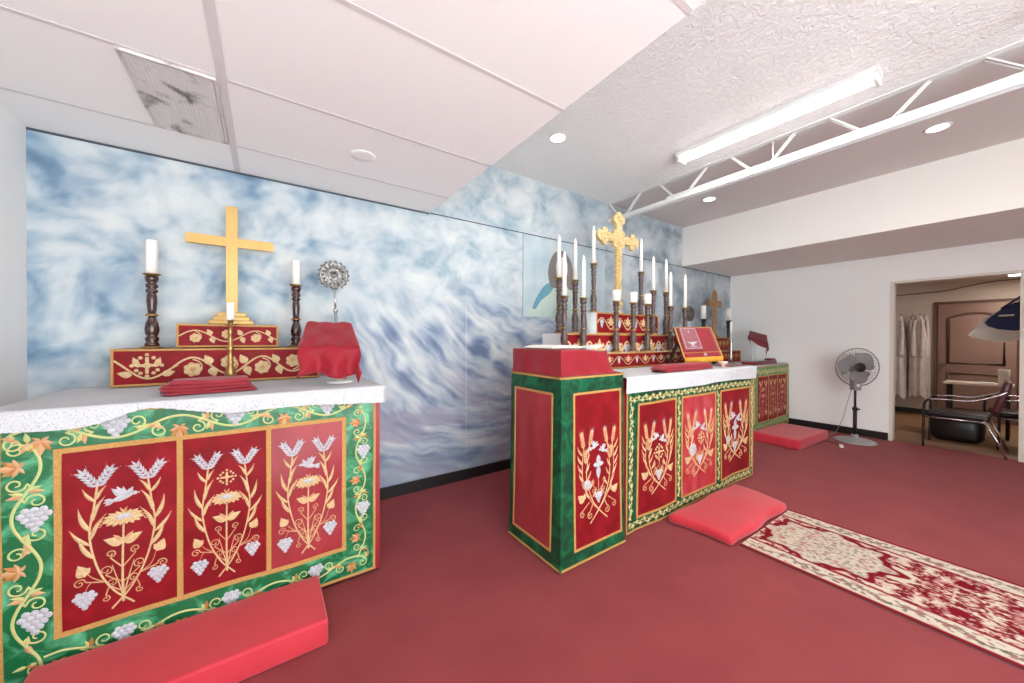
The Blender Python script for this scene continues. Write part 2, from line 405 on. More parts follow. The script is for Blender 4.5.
b = MB(); b.box(XR-.022, -1.2, ZS-.06, XR-.002, 2.36, ZS-.02); struct(b.build('trim_4', 'white_wall'))

b = MB(); b.box(2.4, YF-.1, 0, XR+.1, YF, ZU); struct(b.build('wall_light_block', 'white_wall'))  # unseen wall added behind the camera to darken the right side

# ---- back room behind the doorway
CX, CY0, CY1, CZ = 10.1, -.75, 1.75, 2.42
b = MB(); b.box(XR+.06, CY0-.1, -.1, CX+.1, CY1+.1, 0.0); struct(b.build('floor.001', 'wood_floor'))
b = MB(); b.box(CX, CY0-.1, 0, CX+.1, CY1+.1, CZ); struct(b.build('wall_closet_back', 'closet_wall'))
b = MB(); b.box(XR+.125, CY1, 0, CX, CY1+.1, CZ); struct(b.build('wall_closet_left', 'closet_wall'))
b = MB(); b.box(XR+.125, CY0-.1, 0, CX, CY0, CZ); struct(b.build('wall_closet_right', 'closet_wall'))
b = MB(); b.box(XR+.125, CY0-.1, CZ, CX+.1, CY1+.1, CZ+.06); struct(b.build('ceiling.003', 'closet_wall'))
b = MB(); b.box(CX-.016, .97, .001, CX-.001, CY1-.002, .10); struct(b.build('baseboard_closet', 'black_base'))
def closet_door():
    y0, y1, z1 = .10, .93, 2.03
    b = MB(); b.rbox(CX-.045, y0, .01, CX-.004, y1, z1, .004, 2)
    d = struct(b.build('door_1', 'door_brown'))
    def arch(y0, y1, z0, zs, rise, n=14):
        p = [(y0,z0),(y1,z0)]
        for k in range(n+1):
            t = k/n; p.append((y1+(y0-y1)*t, zs+rise*sin(PI*t)))
        return p
    X0 = CX-.046
    b = MB()
    for pl in (arch(y0+.12, y1-.12, .98, 1.78, .08), [(y0+.12,.18),(y1-.12,.18),(y1-.12,.80),(y0+.12,.80)]):
        b.tube([(X0, y, z) for y, z in pl], .022, 6, closed=True)
    b.build('panel_moulding', 'door_dark', d)
    b = MB(); b.lathe([(0,0),(.028,0),(.028,.012),(.012,.016),(.012,.05),(0,.05)], mi=0, X=Matrix.Translation((X0-.001,y1-.06,.95)) @ Matrix.Rotation(-PI/2,4,'Y'))
    b.tube([(X0-.045,y1-.06,.95),(X0-.05,y1-.10,.95),(X0-.048,y1-.17,.945)], [.011,.010,.008], 8)
    h = b.build('door_handle', 'chrome', d); h['label'] = 'chrome lever handle'
    b = MB(); b.box(CX-.03, y1+.002, 0, CX-.001, y1+.05, z1+.05); b.box(CX-.03, y0-.05, 0, CX-.001, y0-.002, z1+.05); b.box(CX-.03, y0-.002, z1+.004, CX-.001, y1+.002, z1+.05)
    struct(b.build('trim_5', 'door_dark'))
closet_door()

# ================================================================== CEILING FITTINGS
def vent():
    x0, x1, y0, y1, z = -.497, -.186, 2.062, 2.700, ZD-.002
    t = thing('ceiling_vent', ((x0+x1)/2,(y0+y1)/2,ZD), 'dusty square mesh vent grille set in the low tiled ceiling', 'vent'); o = t.location
    b = MB(); b.box(x0, y0, z-.003, x1, y1, z); b.build('backing', 'vent_back', t, o)
    b = MB()
    for a in ((x0,y0,x1,y0+.008),(x0,y1-.008,x1,y1),(x0,y0+.008,x0+.008,y1-.008),(x1-.008,y0+.008,x1,y1-.008)): b.box(a[0],a[1],z-.011,a[2],a[3],z-.0035)
    b.build('frame', 'vent_bar', t, o)
    b = MB(); 
    n = 22
    for i in range(1, n): x = x0+(x1-x0)*i/n; b.box(x-.001, y0+.008, z-.009, x+.001, y1-.008, z-.0035)
    n = 46
    for i in range(1, n): y = y0+(y1-y0)*i/n; b.box(x0+.008, y-.001, z-.0085, x1-.008, y+.001, z-.0037)
    b.build('grille', 'vent_bar', t, o)
vent()
b = MB(); b.lathe([(0,-.005),(.05,-.005),(.07,-.004),(.074,-.001),(0,-.001)], (.503,2.398,ZD), 28)
tag(b.build('ceiling_cover_plate', 'tile', org=(.503,2.398,ZD)), 'faint round white cover plate on the low tiled ceiling', 'cover plate')

def truss():
    t = thing('roof_truss', (XT,YB,3.02), 'white open web steel truss running below the ceiling', 'truss'); o = t.location
    zt, zb = ZU-.004, 2.945
    b = MB(); b.box(XT-.035, YF, zt-.010, XT-.004, YB-.01, zt); b.box(XT+.004, YF, zt-.010, XT+.035, YB-.01, zt)
    b.build('top_chord', 'white_metal', t, o)
    b = MB(); b.box(XT-.034, YF, zb-.006, XT+.034, YB-.01, zb); b.box(XT-.034, YF, zb-.045, XT-.028, YB-.01, zb-.006); b.box(XT+.028, YF, zb-.045, XT+.034, YB-.01, zb-.006)
    b.build('bottom_chord', 'white_metal', t, o)
    pairs = [(3.12,2.97),(2.66,2.86),(2.40,2.22),(1.88,2.08),(1.64,1.46),(1.14,1.33),(.905,.71),(.39,.59),(.16,-.03),(-.36,-.16),(-.6,-.78),(-1.1,-.9),(-1.35,-1.52),(-1.85,-1.66),(-2.1,-2.28),(-2.6,-2.4)]
    for a, c in pairs:
        b = MB(); b.bar((XT,a,zt-.012), (XT,c,zb+.002), .008, .030, side=(1,0,0)); b.bar((XT+.012,a,zt-.012), (XT+.012,c,zb+.002), .024, .004, side=(1,0,0))
        b.build('strut', 'white_metal', t, o)
    b = MB(); b.tube([(XT,1.297,zt-.012),(XT,1.297,zb+.002)], .006, 6); b.build('hanger_rod', 'white_metal', t, o)
    b = MB(); yy = np.linspace(2.26, -3.4, 240)
    P = []; R = []
    for k, y in enumerate(yy): P.append((XT-.012, y, zb+.018)); R.append(.014 if k % 2 else .0122)
    b.tube(P, R, 8); b.tube([(XT-.012,2.31,zb+.016),(XT-.012,2.262,zb+.018)], .012, 8)
    c = b.build('ribbed_conduit', 'white_metal', None, (XT-.012,2.3,zb+.018)); tag(c, 'white ribbed conduit lying along the bottom bar of the truss', 'conduit')
truss()

def fluoro(loc, label, ln=1.36, rz=0, group=None):
    t = thing('ceiling_fluorescent_light', loc, label, 'light', group, rz)
    b = MB(); b.box(-.075,-ln/2,-.035,.075,ln/2,-.001); b.build('housing','white_metal',t,local=True)
    b = MB(); pr = []
    for k in range(13):
        a = PI*k/12; pr.append((-.055*cos(a), -.036-.045*sin(a)))
    b.prism(pr, lambda u,v,h: (u,h,v), -ln/2+.03, ln/2-.03, 0, smooth=False); b.build('diffuser','tube_glow',t,local=True)
    for s in (-1,1):
        b = MB(); b.rbox(-.062,s*(ln/2-.015)-.014,-.088,.062,s*(ln/2-.015)+.014,-.036,.008,2); b.build('end_cap','white_plastic',t,local=True)
    return t
fl = fluoro((3.30,1.24,ZU), 'long lit fluorescent ceiling light beside the truss', rz=.02)
DL = [((2.12,2.37,ZU),'round recessed light between the low ceiling edge and the mural'),((4.61,2.30,ZU),'round recessed light near the mural beyond the truss'),((4.62,.44,ZU),'round recessed light beyond the truss, farthest from the mural')]
def downlight(loc, label):
    t = thing('recessed_light', loc, label, 'light', 'round recessed ceiling lights')
    b = MB(); b.lathe([(.064,-.001),(.064,-.006),(.078,-.006),(.080,-.001)], n=28); b.build('trim_ring','white_plastic',t,local=True)
    b = MB(); b.lathe([(0,-.0045),(.0625,-.0045),(.0625,-.001),(0,-.001)], n=28); b.build('lens','light',t,local=True)
for l, s in DL: downlight(l, s)

# ================================================================== EMBROIDERY
def cat(pts, n=6):
    P = [Vector(p) for p in pts]
    if len(P) < 3: return [P[0].lerp(P[-1], k/n) for k in range(n+1)]
    Q = [P[0]*2-P[1]]+P+[P[-1]*2-P[-2]]; out = []
    for i in range(1, len(Q)-2):
        for k in range(n):
            t = k/n; a, b_, c, d = Q[i-1], Q[i], Q[i+1], Q[i+2]
            out.append(.5*((2*b_)+(c-a)*t+(2*a-5*b_+4*c-d)*t*t+(3*b_-a-3*c+d)*t**3))
    out.append(P[-1]); return out

class Emb:
    """raised stitching: strokes, leaves, grapes ... laid on a cloth; fn(u,v,h) -> xyz"""
    def __init__(s, mb, fn, h=.004): s.mb, s.fn, s.h = mb, fn, h
    def stroke(s, pts, w, mi, e=(1,.35), n=6, h=None):
        P = cat([(p[0],p[1]) for p in pts], n); V = []; F = []; h = h or min(s.h, w*.45); m = len(P)
        for i, p in enumerate(P):
            t = (P[min(i+1,m-1)]-P[max(i-1,0)]); t = t.normalized() if t.length > 1e-9 else Vector((1,0))
            nrm = Vector((-t.y,t.x)); q = i/(m-1); ww = w/2*(e[0]*(1-q)+e[1]*q)
            for k, hh in ((-1,.0004),(0,h),(1,.0004)):
                r = p+nrm*(ww*k); V.append(s.fn(r.x, r.y, hh))
        for i in range(m-1):
            for k in range(2): F.append((i*3+k, i*3+k+1, i*3+k+4, i*3+k+3))
        s.mb.add(V, F, mi, True)
    def strip(s, a, b, w, mi, n=16, h=.0035):
        a, b = Vector(a), Vector(b); t = (b-a).normalized(); nr = Vector((-t.y,t.x)); V, F = [], []
        for i in range(n+1):
            p = a.lerp(b, i/n)
            for k, hh in ((-.5,.0003),(-.42,h),(.42,h),(.5,.0003)):
                r = p+nr*(w*k); V.append(s.fn(r.x, r.y, hh))
        for i in range(n):
            for k in range(3): F.append((i*4+k, i*4+k+1, i*4+k+5, i*4+k+4))
        s.mb.add(V, F, mi, False)
    def frame(s, u0, v0, u1, v1, w, mi):
        h = w/2
        s.strip((u0-h,v0),(u1+h,v0),w,mi); s.strip((u0-h,v1),(u1+h,v1),w,mi); s.strip((u0,v0),(u0,v1),w,mi,h=.0032); s.strip((u1,v0),(u1,v1),w,mi,h=.0032)
    def leaf(s, c, ang, L, W, mi, n=7, pw=.75, bend=0):
        V, F = [], []; ca, sa = cos(ang), sin(ang)
        for i in range(n+1):
            t = i/n; w = W/2*max(sin(PI*min(1,t**pw)),0)+.0004; off = bend*L*sin(PI*t)
            for k, hh in ((-1,.0004),(0,s.h*.9),(1,.0004)):
                x, y = t*L, w*k+off
                V.append(s.fn(c[0]+x*ca-y*sa, c[1]+x*sa+y*ca, hh))
        for i in range(n):
            for k in range(2): F.append((i*3+k, i*3+k+1, i*3+k+4, i*3+k+3))
        s.mb.add(V, F, mi, False)
    def dome(s, c, r, mi, n=8, sx=1.0, ang=0.0, h=None):
        V, F = [], []; h = h or min(r*.7, s.h*1.3)
        for rr, hh in ((1,.0004),(.72,h*.7)):
            for k in range(n):
                a = 2*PI*k/n; x, y = r*rr*cos(a)*sx, r*rr*sin(a)
                V.append(s.fn(c[0]+x*cos(ang)-y*sin(ang), c[1]+x*sin(ang)+y*cos(ang), hh))
        V.append(s.fn(c[0], c[1], h))
        for k in range(n): k2 = (k+1) % n; F += [(k,k2,n+k2,n+k),(n+k,n+k2,2*n)]
        s.mb.add(V, F, mi, True)
    def spiral(s, c, r, a0, turns, sg, w, mi, lead=None):
        P = [] if lead is None else [lead]
        n = int(10*turns)
        for i in range(n+1):
            t = i/n; a = a0+sg*2*PI*turns*t; rr = r*(1-.78*t); P.append((c[0]+rr*cos(a), c[1]+rr*sin(a)))
        s.stroke(P, w, mi, (1,.7), n=2)
    def star(s, c, ang, r, mi, mi2=None, n=5):
        for k in range(n):
            d = (k-(n-1)/2)*(2.5/(n-1)*1.0) if n > 1 else 0
            L = r*(1-.18*abs(k-(n-1)/2)); s.leaf(c, ang+d, L, L*.42, mi if (mi2 is None or k % 2 == 0) else mi2, 6, .9)
        s.leaf(c, ang+PI-.9, r*.5, r*.22, mi, 5); s.leaf(c, ang+PI+.9, r*.5, r*.22, mi, 5)
    def grapes(s, c, r, mi, rows=(3,4,3,2,1), q=None):
        q = q or r*.27; y = c[1]+r*.62
        for n in rows:
            for k in range(n): s.dome((c[0]+(k-(n-1)/2)*q*1.75, y), q, mi, 7)
            y -= q*1.45
    def wheat(s, c, ang, L, mi, mi2):
        ca, sa = cos(ang), sin(ang)
        for i in range(5):
            t = i/4*.62*L; p = (c[0]+ca*t, c[1]+sa*t)
            for g in (-1,1): s.leaf(p, ang+g*.62, L*.30, L*.105, mi, 4, .8)
        s.leaf((c[0]+ca*.62*L, c[1]+sa*.62*L), ang, L*.36, L*.10, mi, 4)
        for g in (-.5,.5): s.stroke([(c[0]+ca*.3*L, c[1]+sa*.3*L),(c[0]+cos(ang+g*.5)*.98*L, c[1]+sin(ang+g*.5)*.98*L)], L*.016, mi2)
    def dove(s, c, r, fl, mi):
        f = fl
        A_ = lambda a: a if f > 0 else PI-a
        s.leaf((c[0]-f*r*.70, c[1]-r*.22), A_(.28), r*1.45, r*.44, mi, 9, .85)
        for a, L, w_ in ((2.25,1.05,.40),(1.95,1.0,.34),(1.6,.85,.30)): s.leaf((c[0]+f*r*.02, c[1]-r*.02), A_(a), r*L, r*w_, mi, 7, .75)
        for a, L, w_ in ((.95,.80,.30),(.70,.62,.26)): s.leaf((c[0]+f*r*.08, c[1]+r*.04), A_(a), r*L, r*w_, mi, 7, .75)
        for a in (PI-.25,PI+.12,PI+.50): s.leaf((c[0]-f*r*.45, c[1]-r*.16), A_(a), r*.62, r*.22, mi, 5, 1.2)
        s.dome((c[0]+f*r*.62, c[1]+r*.16), r*.16, mi); s.leaf((c[0]+f*r*.72, c[1]+r*.17), A_(-.1), r*.20, r*.09, mi, 3)
    def crosslet(s, c, r, mi):
        for k in range(4):
            a = PI/2*k; s.stroke([c,(c[0]+cos(a)*r*.75, c[1]+sin(a)*r*.75)], r*.26, mi, (1,.9))
            for g in (-.55,0,.55): s.dome((c[0]+cos(a+g)*r*(.82 if g else .98), c[1]+sin(a+g)*r*(.82 if g else .98)), r*.16, mi)
        s.dome(c, r*.28, mi)
    def bowl(s, c, r, mi, mi2):
        for k in range(9):
            a = PI+PI*k/8; s.leaf((c[0]+cos(a)*r*.25, c[1]+sin(a)*r*.12), a*.55+PI*.675 if 0 else a, r*(.72 if k not in (0,8) else .85), r*.36, mi, 5)
        for k in range(7):
            a = .25+(PI-.5)*k/6; s.leaf((c[0]+cos(a)*r*.3, c[1]+sin(a)*r*.1), a, r*(.42+.22*abs(cos(a))), r*.3, mi, 5)
        s.dome((c[0], c[1]+r*.04), r*.30, mi2, 12, sx=2.0, h=s.h*1.4)
    def flower(s, c, r, mi, mi2=None, n=6, a0=0):
        for k in range(n):
            a = a0+2*PI*k/n; s.dome((c[0]+cos(a)*r*.62, c[1]+sin(a)*r*.62), r*.40, mi, 7)
        s.dome(c, r*.34, mi2 if mi2 is not None else mi, 8, h=s.h*1.6)

# motif of crossed corn stalks with dove or cross over a rose bowl: (u0,v0)-(u1,v1) the panel
def motif(E, u0, v0, u1, v1, kind, G, W, P):
    w, h = u1-u0, v1-v0; u = lambda t: u0+w*t; v = lambda t: v0+h*t; q = w
    for sg in (1,-1):
        f = lambda t: .5+sg*(t-.5)                       # mirror
        E.stroke([(u(f(.60)),v(.045)),(u(f(.42)),v(.15)),(u(f(.28)),v(.30)),(u(f(.20)),v(.50)),(u(f(.235)),v(.66)),(u(f(.27)),v(.80))], q*.030, G, (.7,.7))
        E.wheat((u(f(.262)),v(.79)), PI/2+sg*.56, q*.31, W, W); E.wheat((u(f(.275)),v(.79)), PI/2-sg*.50, q*.31, W, W)
        for (a, b_, an, L, wd) in ((.205,.53,.30,.34,.046),(.205,.45,.62,.30,.042),(.24,.37,.42,.34,.046),(.215,.58,-.36,.34,.046),(.21,.48,-.42,.34,.042),(.25,.70,.52,.22,.036),(.255,.71,-.50,.20,.034)):
            E.leaf((u(f(a)),v(b_)), PI/2+sg*an, q*L, q*wd, G, 7, .62, bend=sg*.07)
        E.spiral((u(f(.345)),v(.285)), q*.064, -PI/2, 1.35, sg, q*.015, P, (u(.5),v(.19)))
        E.spiral((u(f(.385)),v(.375)), q*.050, -PI/2, 1.35, sg, q*.015, P, (u(.495),v(.28)))
        E.spiral((u(f(.395)),v(.205)), q*.050, -PI/2, 1.3, sg, q*.014, P, (u(.5),v(.13)))
        E.spiral((u(f(.12)),v(.245)), q*.058, 0 if sg > 0 else PI, 1.35, sg, q*.015, P, (u(f(.33)),v(.22)))
        E.spiral((u(f(.345)),v(.115)), q*.042, PI/2, 1.2, -sg, q*.014, P, (u(f(.37)),v(.18)))
        E.stroke([(u(.5),v(.10)),(u(f(.44)),v(.23)),(u(f(.40)),v(.31))], q*.016, G)
        E.leaf((u(.5),v(.425)), PI/2+sg*1.10, q*.20, q*.115, G, 8, .62); E.leaf((u(f(.485)),v(.435)), PI/2+sg*.62, q*.13, q*.05, P, 5)
        for k in range(3): E.stroke([(u(f(.49-.04*k)),v(.430+.006*k)),(u(f(.44-.045*k)),v(.452+.004*k))], q*.008, W)
        lz = .30 if sg > 0 else .345
        E.leaf((u(f(.17)),v(lz-.02)), PI/2+sg*.40, q*.17, q*.125, G, 8, .55); E.leaf((u(f(.18)),v(lz)), PI/2+sg*1.25, q*.075, q*.06, G, 5); E.leaf((u(f(.16)),v(lz)), PI/2-sg*.75, q*.075, q*.06, G, 5)
        E.stroke([(u(f(.32)),v(.225)),(u(f(.23)),v(.262)),(u(f(.175)),v(lz))], q*.014, P)
        gz = .150 if sg > 0 else .185
        E.stroke([(u(f(.32)),v(.222)),(u(f(.22)),v(.235)),(u(f(.165)),v(gz+.04))], q*.014, P)
        E.grapes((u(f(.165)),v(gz)), q*.105, W, (3,4,3,2,1), q*.031)
    E.stroke([(u(.5),v(.07)),(u(.495),v(.25)),(u(.5),v(.54))], q*.028, G, (1,.7))
    # nest-like rose bowl: overlapping rows of petals with a silver heart
    for k in range(8):
        a = PI+.25+(PI-.5)*k/7; E.leaf((u(.5)+cos(a)*q*.075, v(.578)+sin(a)*q*.018), a, q*(.075+.055*abs(cos(a))), q*.075, G, 6, .6)
    for k in range(7):
        a = .18+(PI-.36)*k/6; E.leaf((u(.5)+cos(a)*q*.075, v(.583)+sin(a)*q*.012), a, q*(.05+.06*abs(cos(a))), q*.06, G, 5, .6)
    E.dome((u(.5),v(.584)), q*.040, W, 12, sx=2.3, h=E.h*1.5)
    for g in (-1,1): E.spiral((u(.5+g*.215),v(.555)), q*.036, PI/2, 1.0, -g, q*.013, P, (u(.5+g*.13),v(.585))); E.leaf((u(.5),v(.603)), PI/2+g*.40, q*.085, q*.026, P, 4)
    if kind == 'cross': E.crosslet((u(.5),v(.715)), q*.115, G)
    elif kind == 'dove': E.dove((u(.5),v(.70)), q*.17, 1, W)
    elif kind == 'dove2': E.dove((u(.5),v(.70)), q*.17, -1, W)

# looser wreath of wheat ears, as on the middle altar and the lectern
def wreath(E, u0, v0, u1, v1, kind, G, W, P):
    w, h = u1-u0, v1-v0; u = lambda t: u0+w*t; v = lambda t: v0+h*t; q = w
    def ear(c, ang, L, mi, mi2):
        for i in range(6):
            t = i/5*.72*L; p = (c[0]+cos(ang)*t, c[1]+sin(ang)*t)
            for g in (-1,1): E.leaf(p, ang+g*.72, L*.25, L*.11, mi, 4, .8)
        E.leaf((c[0]+cos(ang)*.7*L, c[1]+sin(ang)*.7*L), ang, L*.30, L*.085, mi2, 4)
        for g in (-.35,0,.35): E.stroke([(c[0]+cos(ang)*.6*L, c[1]+sin(ang)*.6*L),(c[0]+cos(ang+g*.5)*1.12*L, c[1]+sin(ang+g*.5)*1.12*L)], L*.018, mi2)
    for sg in (1,-1):
        f = lambda t: .5+sg*(t-.5)
        E.stroke([(u(f(.70)),v(.02)),(u(f(.52)),v(.11)),(u(f(.30)),v(.24)),(u(f(.14)),v(.44)),(u(f(.14)),v(.62)),(u(f(.17)),v(.74))], q*.026, P, (1,.6))
        E.stroke([(u(f(.56)),v(.09)),(u(f(.36)),v(.22)),(u(f(.23)),v(.42)),(u(f(.25)),v(.60)),(u(f(.30)),v(.74))], q*.020, G, (1,.6))
        ear((u(f(.16)),v(.72)), PI/2+sg*.22, q*.27, P, G); ear((u(f(.30)),v(.73)), PI/2-sg*.22, q*.27, P, W); ear((u(f(.20)),v(.58)), PI/2+sg*.05, q*.22, P, P)
        for i in range(6):
            t = i/5; a, b_ = .30-.16*sin(PI*.5*min(1,t*1.5)), .25+.40*t
            E.leaf((u(f(a)),v(b_)), PI/2+sg*.62, q*.20, q*.040, (G,P)[i % 2], 6, .65, bend=sg*.08); E.leaf((u(f(a+.06)),v(b_)), PI/2-sg*.55, q*.17, q*.036, (P,G)[i % 2], 6, .65, bend=-sg*.08)
        E.leaf((u(f(.16)),v(.24)), PI/2+sg*.85, q*.17, q*.13, G, 7, .55); E.leaf((u(f(.17)),v(.25)), PI/2-sg*.1, q*.10, q*.07, G, 5)
        E.spiral((u(f(.30)),v(.095)), q*.062, PI/2, 1.4, sg, q*.018, P, (u(f(.36)),v(.19)))
        E.spiral((u(f(.13)),v(.125)), q*.055, PI/2, 1.3, sg, q*.017, P, (u(f(.28)),v(.215)))
        E.spiral((u(f(.385)),v(.30)), q*.046, -PI/2, 1.3, sg, q*.016, P, (u(.5),v(.20))); E.spiral((u(f(.36)),v(.385)), q*.040, -PI/2, 1.3, sg, q*.015, P, (u(.5),v(.28)))
    E.grapes((u(.5),v(.235)), q*.105, W, (3,3,2,1), q*.030)
    E.stroke([(u(.5),v(.30)),(u(.5),v(.42))], q*.016, P)
    E.dove((u(.41),v(.71)), q*.115, 1, W); E.dove((u(.60),v(.66)), q*.115, -1, W)
    if kind == 'cross': E.crosslet((u(.5),v(.52)), q*.135, G)
    elif kind == 'host':
        E.dome((u(.27),v(.40)), q*.115, W, 16); E.crosslet((u(.54),v(.54)), q*.11, G)
    else:
        E.dome((u(.24),v(.375)), q*.085, W, 14)
        for a, L, wd in ((PI/2,.15,.10),(-PI/2,.24,.10),(0,.12,.08),(PI,.12,.08)): E.leaf((u(.5),v(.54)), a, q*L, q*wd, W, 7, 1.0)
        E.dome((u(.5),v(.54)), q*.045, W)

# running vine between two points (2-D), alternating leaf stars and grapes
def vine(E, a, b, amp, period, G, O, O2, W, ph=0, leafr=.036, gr=.036, w=.009, sides=1):
    a, b = Vector(a), Vector(b); L = (b-a).length; t = (b-a)/L; nr = Vector((-t.y,t.x)); n = max(2,int(L/period*8))
    pt = lambda s_: a+t*s_+nr*(amp*sin(2*PI*s_/period+ph))
    E.stroke([pt(L*i/n) for i in range(n+1)], w, G, (1,1), n=3)
    m = int(L/(period/2)); base = math.atan2(t.y,t.x)
    for i in range(m+1):
        s_ = (i+.5)*period/2-ph*period/(2*PI)+period*0
        if s_ < .01 or s_ > L-.01: continue
        c0 = a+t*s_; sg = 1 if sin(2*PI*s_/period+ph) > 0 else -1
        # on the hollow side of the bend hangs a leaf or a bunch
        c = c0-nr*(sg*amp*.55)
        if i % 2 == 0: E.star((c.x,c.y), base-sg*PI/2*1.0, leafr, O, O2)
        else: E.grapes((c.x,c.y), gr, W, (3,4,3,2,1))
        for g in (-1,1):
            cc = c0+t*(g*period*.16)+nr*(sg*amp*.30); E.spiral((cc.x-nr.x*sg*amp*1.0, cc.y-nr.y*sg*amp*1.0), leafr*.52, base+sg*PI/2, 1.25, -sg*g, w*.75, G, (pt(s_+g*period*.2).x, pt(s_+g*period*.2).y))
            d = pt(s_+g*period*.23); E.leaf((d.x,d.y), base+g*.9+sg*.5, leafr*.8, leafr*.34, O, 6, .65); E.leaf((d.x,d.y), base+PI-g*.7-sg*.5, leafr*.7, leafr*.3, G, 6, .65)

# dense small scrollwork for narrow borders
def scroll(E, a, b, wd, G, P, step=.05, seed=1):
    r = random.Random(seed); a, b = Vector(a), Vector(b); L = (b-a).length; t = (b-a)/L; nr = Vector((-t.y,t.x)); base = math.atan2(t.y,t.x)
    n = max(2,int(L/step)); E.stroke([a+t*(L*i/(2*n))+nr*(wd*.22*(1 if i % 2 else -1)) for i in range(2*n+1)], wd*.07, P, (1,1), n=4)
    for i in range(2*n):
        g = 1 if i % 2 else -1; c = a+t*(L*(i+.5)/(2*n))-nr*(g*wd*.06)
        E.star((c.x,c.y), base-g*PI/2+r.uniform(-.3,.3), wd*.40, G, P)
        d = c+t*(L*.25/n)+nr*(g*wd*.22); E.leaf((d.x,d.y), base+r.uniform(-.8,.8), wd*.46, wd*.24, (P,G)[i % 2], 5); E.leaf((d.x,d.y), base+PI+r.uniform(-.8,.8), wd*.40, wd*.20, (G,P)[i % 2], 5)

# cloth panel lying in a plane with soft waves
def cloth_rect(mb, fn, u0, v0, u1, v1, mi, nu, nv, hole=None):
    V, F = [], []
    for i in range(nu+1):
        for j in range(nv+1): V.append(fn(u0+(u1-u0)*i/nu, v0+(v1-v0)*j/nv, 0))
    for i in range(nu):
        for j in range(nv): F.append((i*(nv+1)+j, (i+1)*(nv+1)+j, (i+1)*(nv+1)+j+1, i*(nv+1)+j+1))
    mb.add(V, F, mi, True)

GRP_STITCH = ['gold_thread','silver_thread','peach_thread']
def frontal(parent, org, fn, outer, inner, dividers, kinds, design, border, panel_mats, border_mat, braid_w, stitch=None):
    """altar frontal: border mesh with edging and vines, then one sub-part for each embroidered panel"""
    u0, v0, u1, v1 = outer; a0, b0, a1, b1 = inner
    b = MB()
    for r in ((u0,v0,a0,v1),(a1,v0,u1,v1),(a0,v0,a1,b0),(a0,b1,a1,v1)):
        cloth_rect(b, fn, *r, 0, max(4,int((r[2]-r[0])/.03)), max(4,int((r[3]-r[1])/.03)))
    E = Emb(b, fn)
    E.frame(a0, b0, a1, b1, braid_w, 1)
    for d in dividers: E.strip((d,b0),(d,b1),braid_w,1)
    E.frame(u0+.006, v0+.006, u1-.006, v1-.003, .014, 1)
    border(E)
    fr = b.build('frontal', [border_mat,'braid','pale_thread','peach_thread','orange_thread','silver_thread','gold_thread'], parent, org)
    xs = [a0]+list(dividers)+[a1]
    for i, k in enumerate(kinds):
        p = MB(); q0, q1 = xs[i], xs[i+1]; hw = braid_w*.3
        cloth_rect(p, fn, q0+hw, b0+hw, q1-hw, b1-hw, 0, 14, 26)
        e = Emb(p, fn); m = (q1-q0)*.035
        design(e, q0+hw+m, b0+(b1-b0)*.02, q1-hw-m, b1-(b1-b0)*.02, k, 1, 2, 3)
        p.build('panel', [panel_mats[i]]+(stitch or GRP_STITCH), fr, org)
    return fr

# ================================================================== LEFT ALTAR
LZ = 1.10
def left_altar():
    t = thing('altar', (-.145,2.6,0), 'altar with wide bright green vine border, in the corner below the plain gold cross', 'altar'); o = t.location
    b = MB(); b.box(-.845, 2.192, .012, .555, 3.07, LZ-.004); b.build('body', 'red_satin', t, o)
    b = MB(); b.box(-.84, 2.19, .0, .55, 3.07, .011); b.build('plinth', 'darkwood', t, o)
    wv = lambda u, v: .004*sin(u*9+v*3)+.003*sin(v*13-u*5)+.004*(1.05-v)*sin(u*17)
    fn = lambda u, v, h: (u, 2.180-h-wv(u,v), v)
    def border(E):
        vine(E, (-.80,.995), (.46,.995), .036, .40, 2, 3, 4, 5, ph=.4, leafr=.056, gr=.048, w=.010)
        vine(E, (-.76,.97), (-.76,.08), .036, .40, 2, 3, 4, 5, ph=.2, leafr=.056, gr=.048, w=.010)
        vine(E, (-.72,.105), (.46,.105), .028, .36, 2, 4, 3, 5, ph=.9, leafr=.050, gr=.040, w=.009)
        vine(E, (.445,.97), (.445,.12), .026, .33, 2, 4, 3, 5, ph=.2, leafr=.046, gr=.040, w=.008)
    frontal(t, o, fn, (-.832,.022,.527,1.075), (-.682,.195,.358,.928), (-.325,.008), ('dove','cross','dove2'), motif, border, ('red','red','red_satin'), 'green', .022)
    # linen cloth with a lace hem
    x0, x1, y0, y1 = -.885, .572, 2.145, 2.985
    def hem(x):
        d = .088-.012*sin(6*x+1)-.070*math.exp(-((x+.42)/.13)**2)-.02*math.exp(-((x+.25)/.1)**2)
        return d
    def fn2(a, c):
        # c runs from the back edge over the top and down the front; a runs from left drop over to right drop
        s = a*1.12-.06; x = x0+(x1-x0)*min(max(s,0),1); ox = min(s,0)*1.5+max(s-1,0)*1.5      # side overhang
        ty = c*1.0
        if ty < .8: y = y1+(y0-y1)*ty/.8; dz = 0
        else:
            k = (ty-.8)/.2; y = y0-.004-.004*sin(x*24)*k; dz = hem(x)*k
            if k >= .999: dz -= .004*abs(sin(x*95))
        z = LZ+.004-dz+.002*sin(x*11)*sin(y*7)*(1 if dz == 0 else 0)*.3
        if ox: z -= abs(ox)*.9*(1 if dz == 0 else 0); x += (.003 if ox > 0 else -.003)
        return (x, y, max(z, LZ-.11))
    b = MB(); b.sheet(fn2, 96, 40, 0, .0, matfn=lambda a, c: 1 if c > .82 or a < .05 or a > .955 else 0)
    tag(b.build('altar_cloth', ['linen','lace'], org=(-.145,2.6,LZ)), 'white linen cloth with lace hem on the bright green altar by the left wall', 'tablecloth')
left_altar()

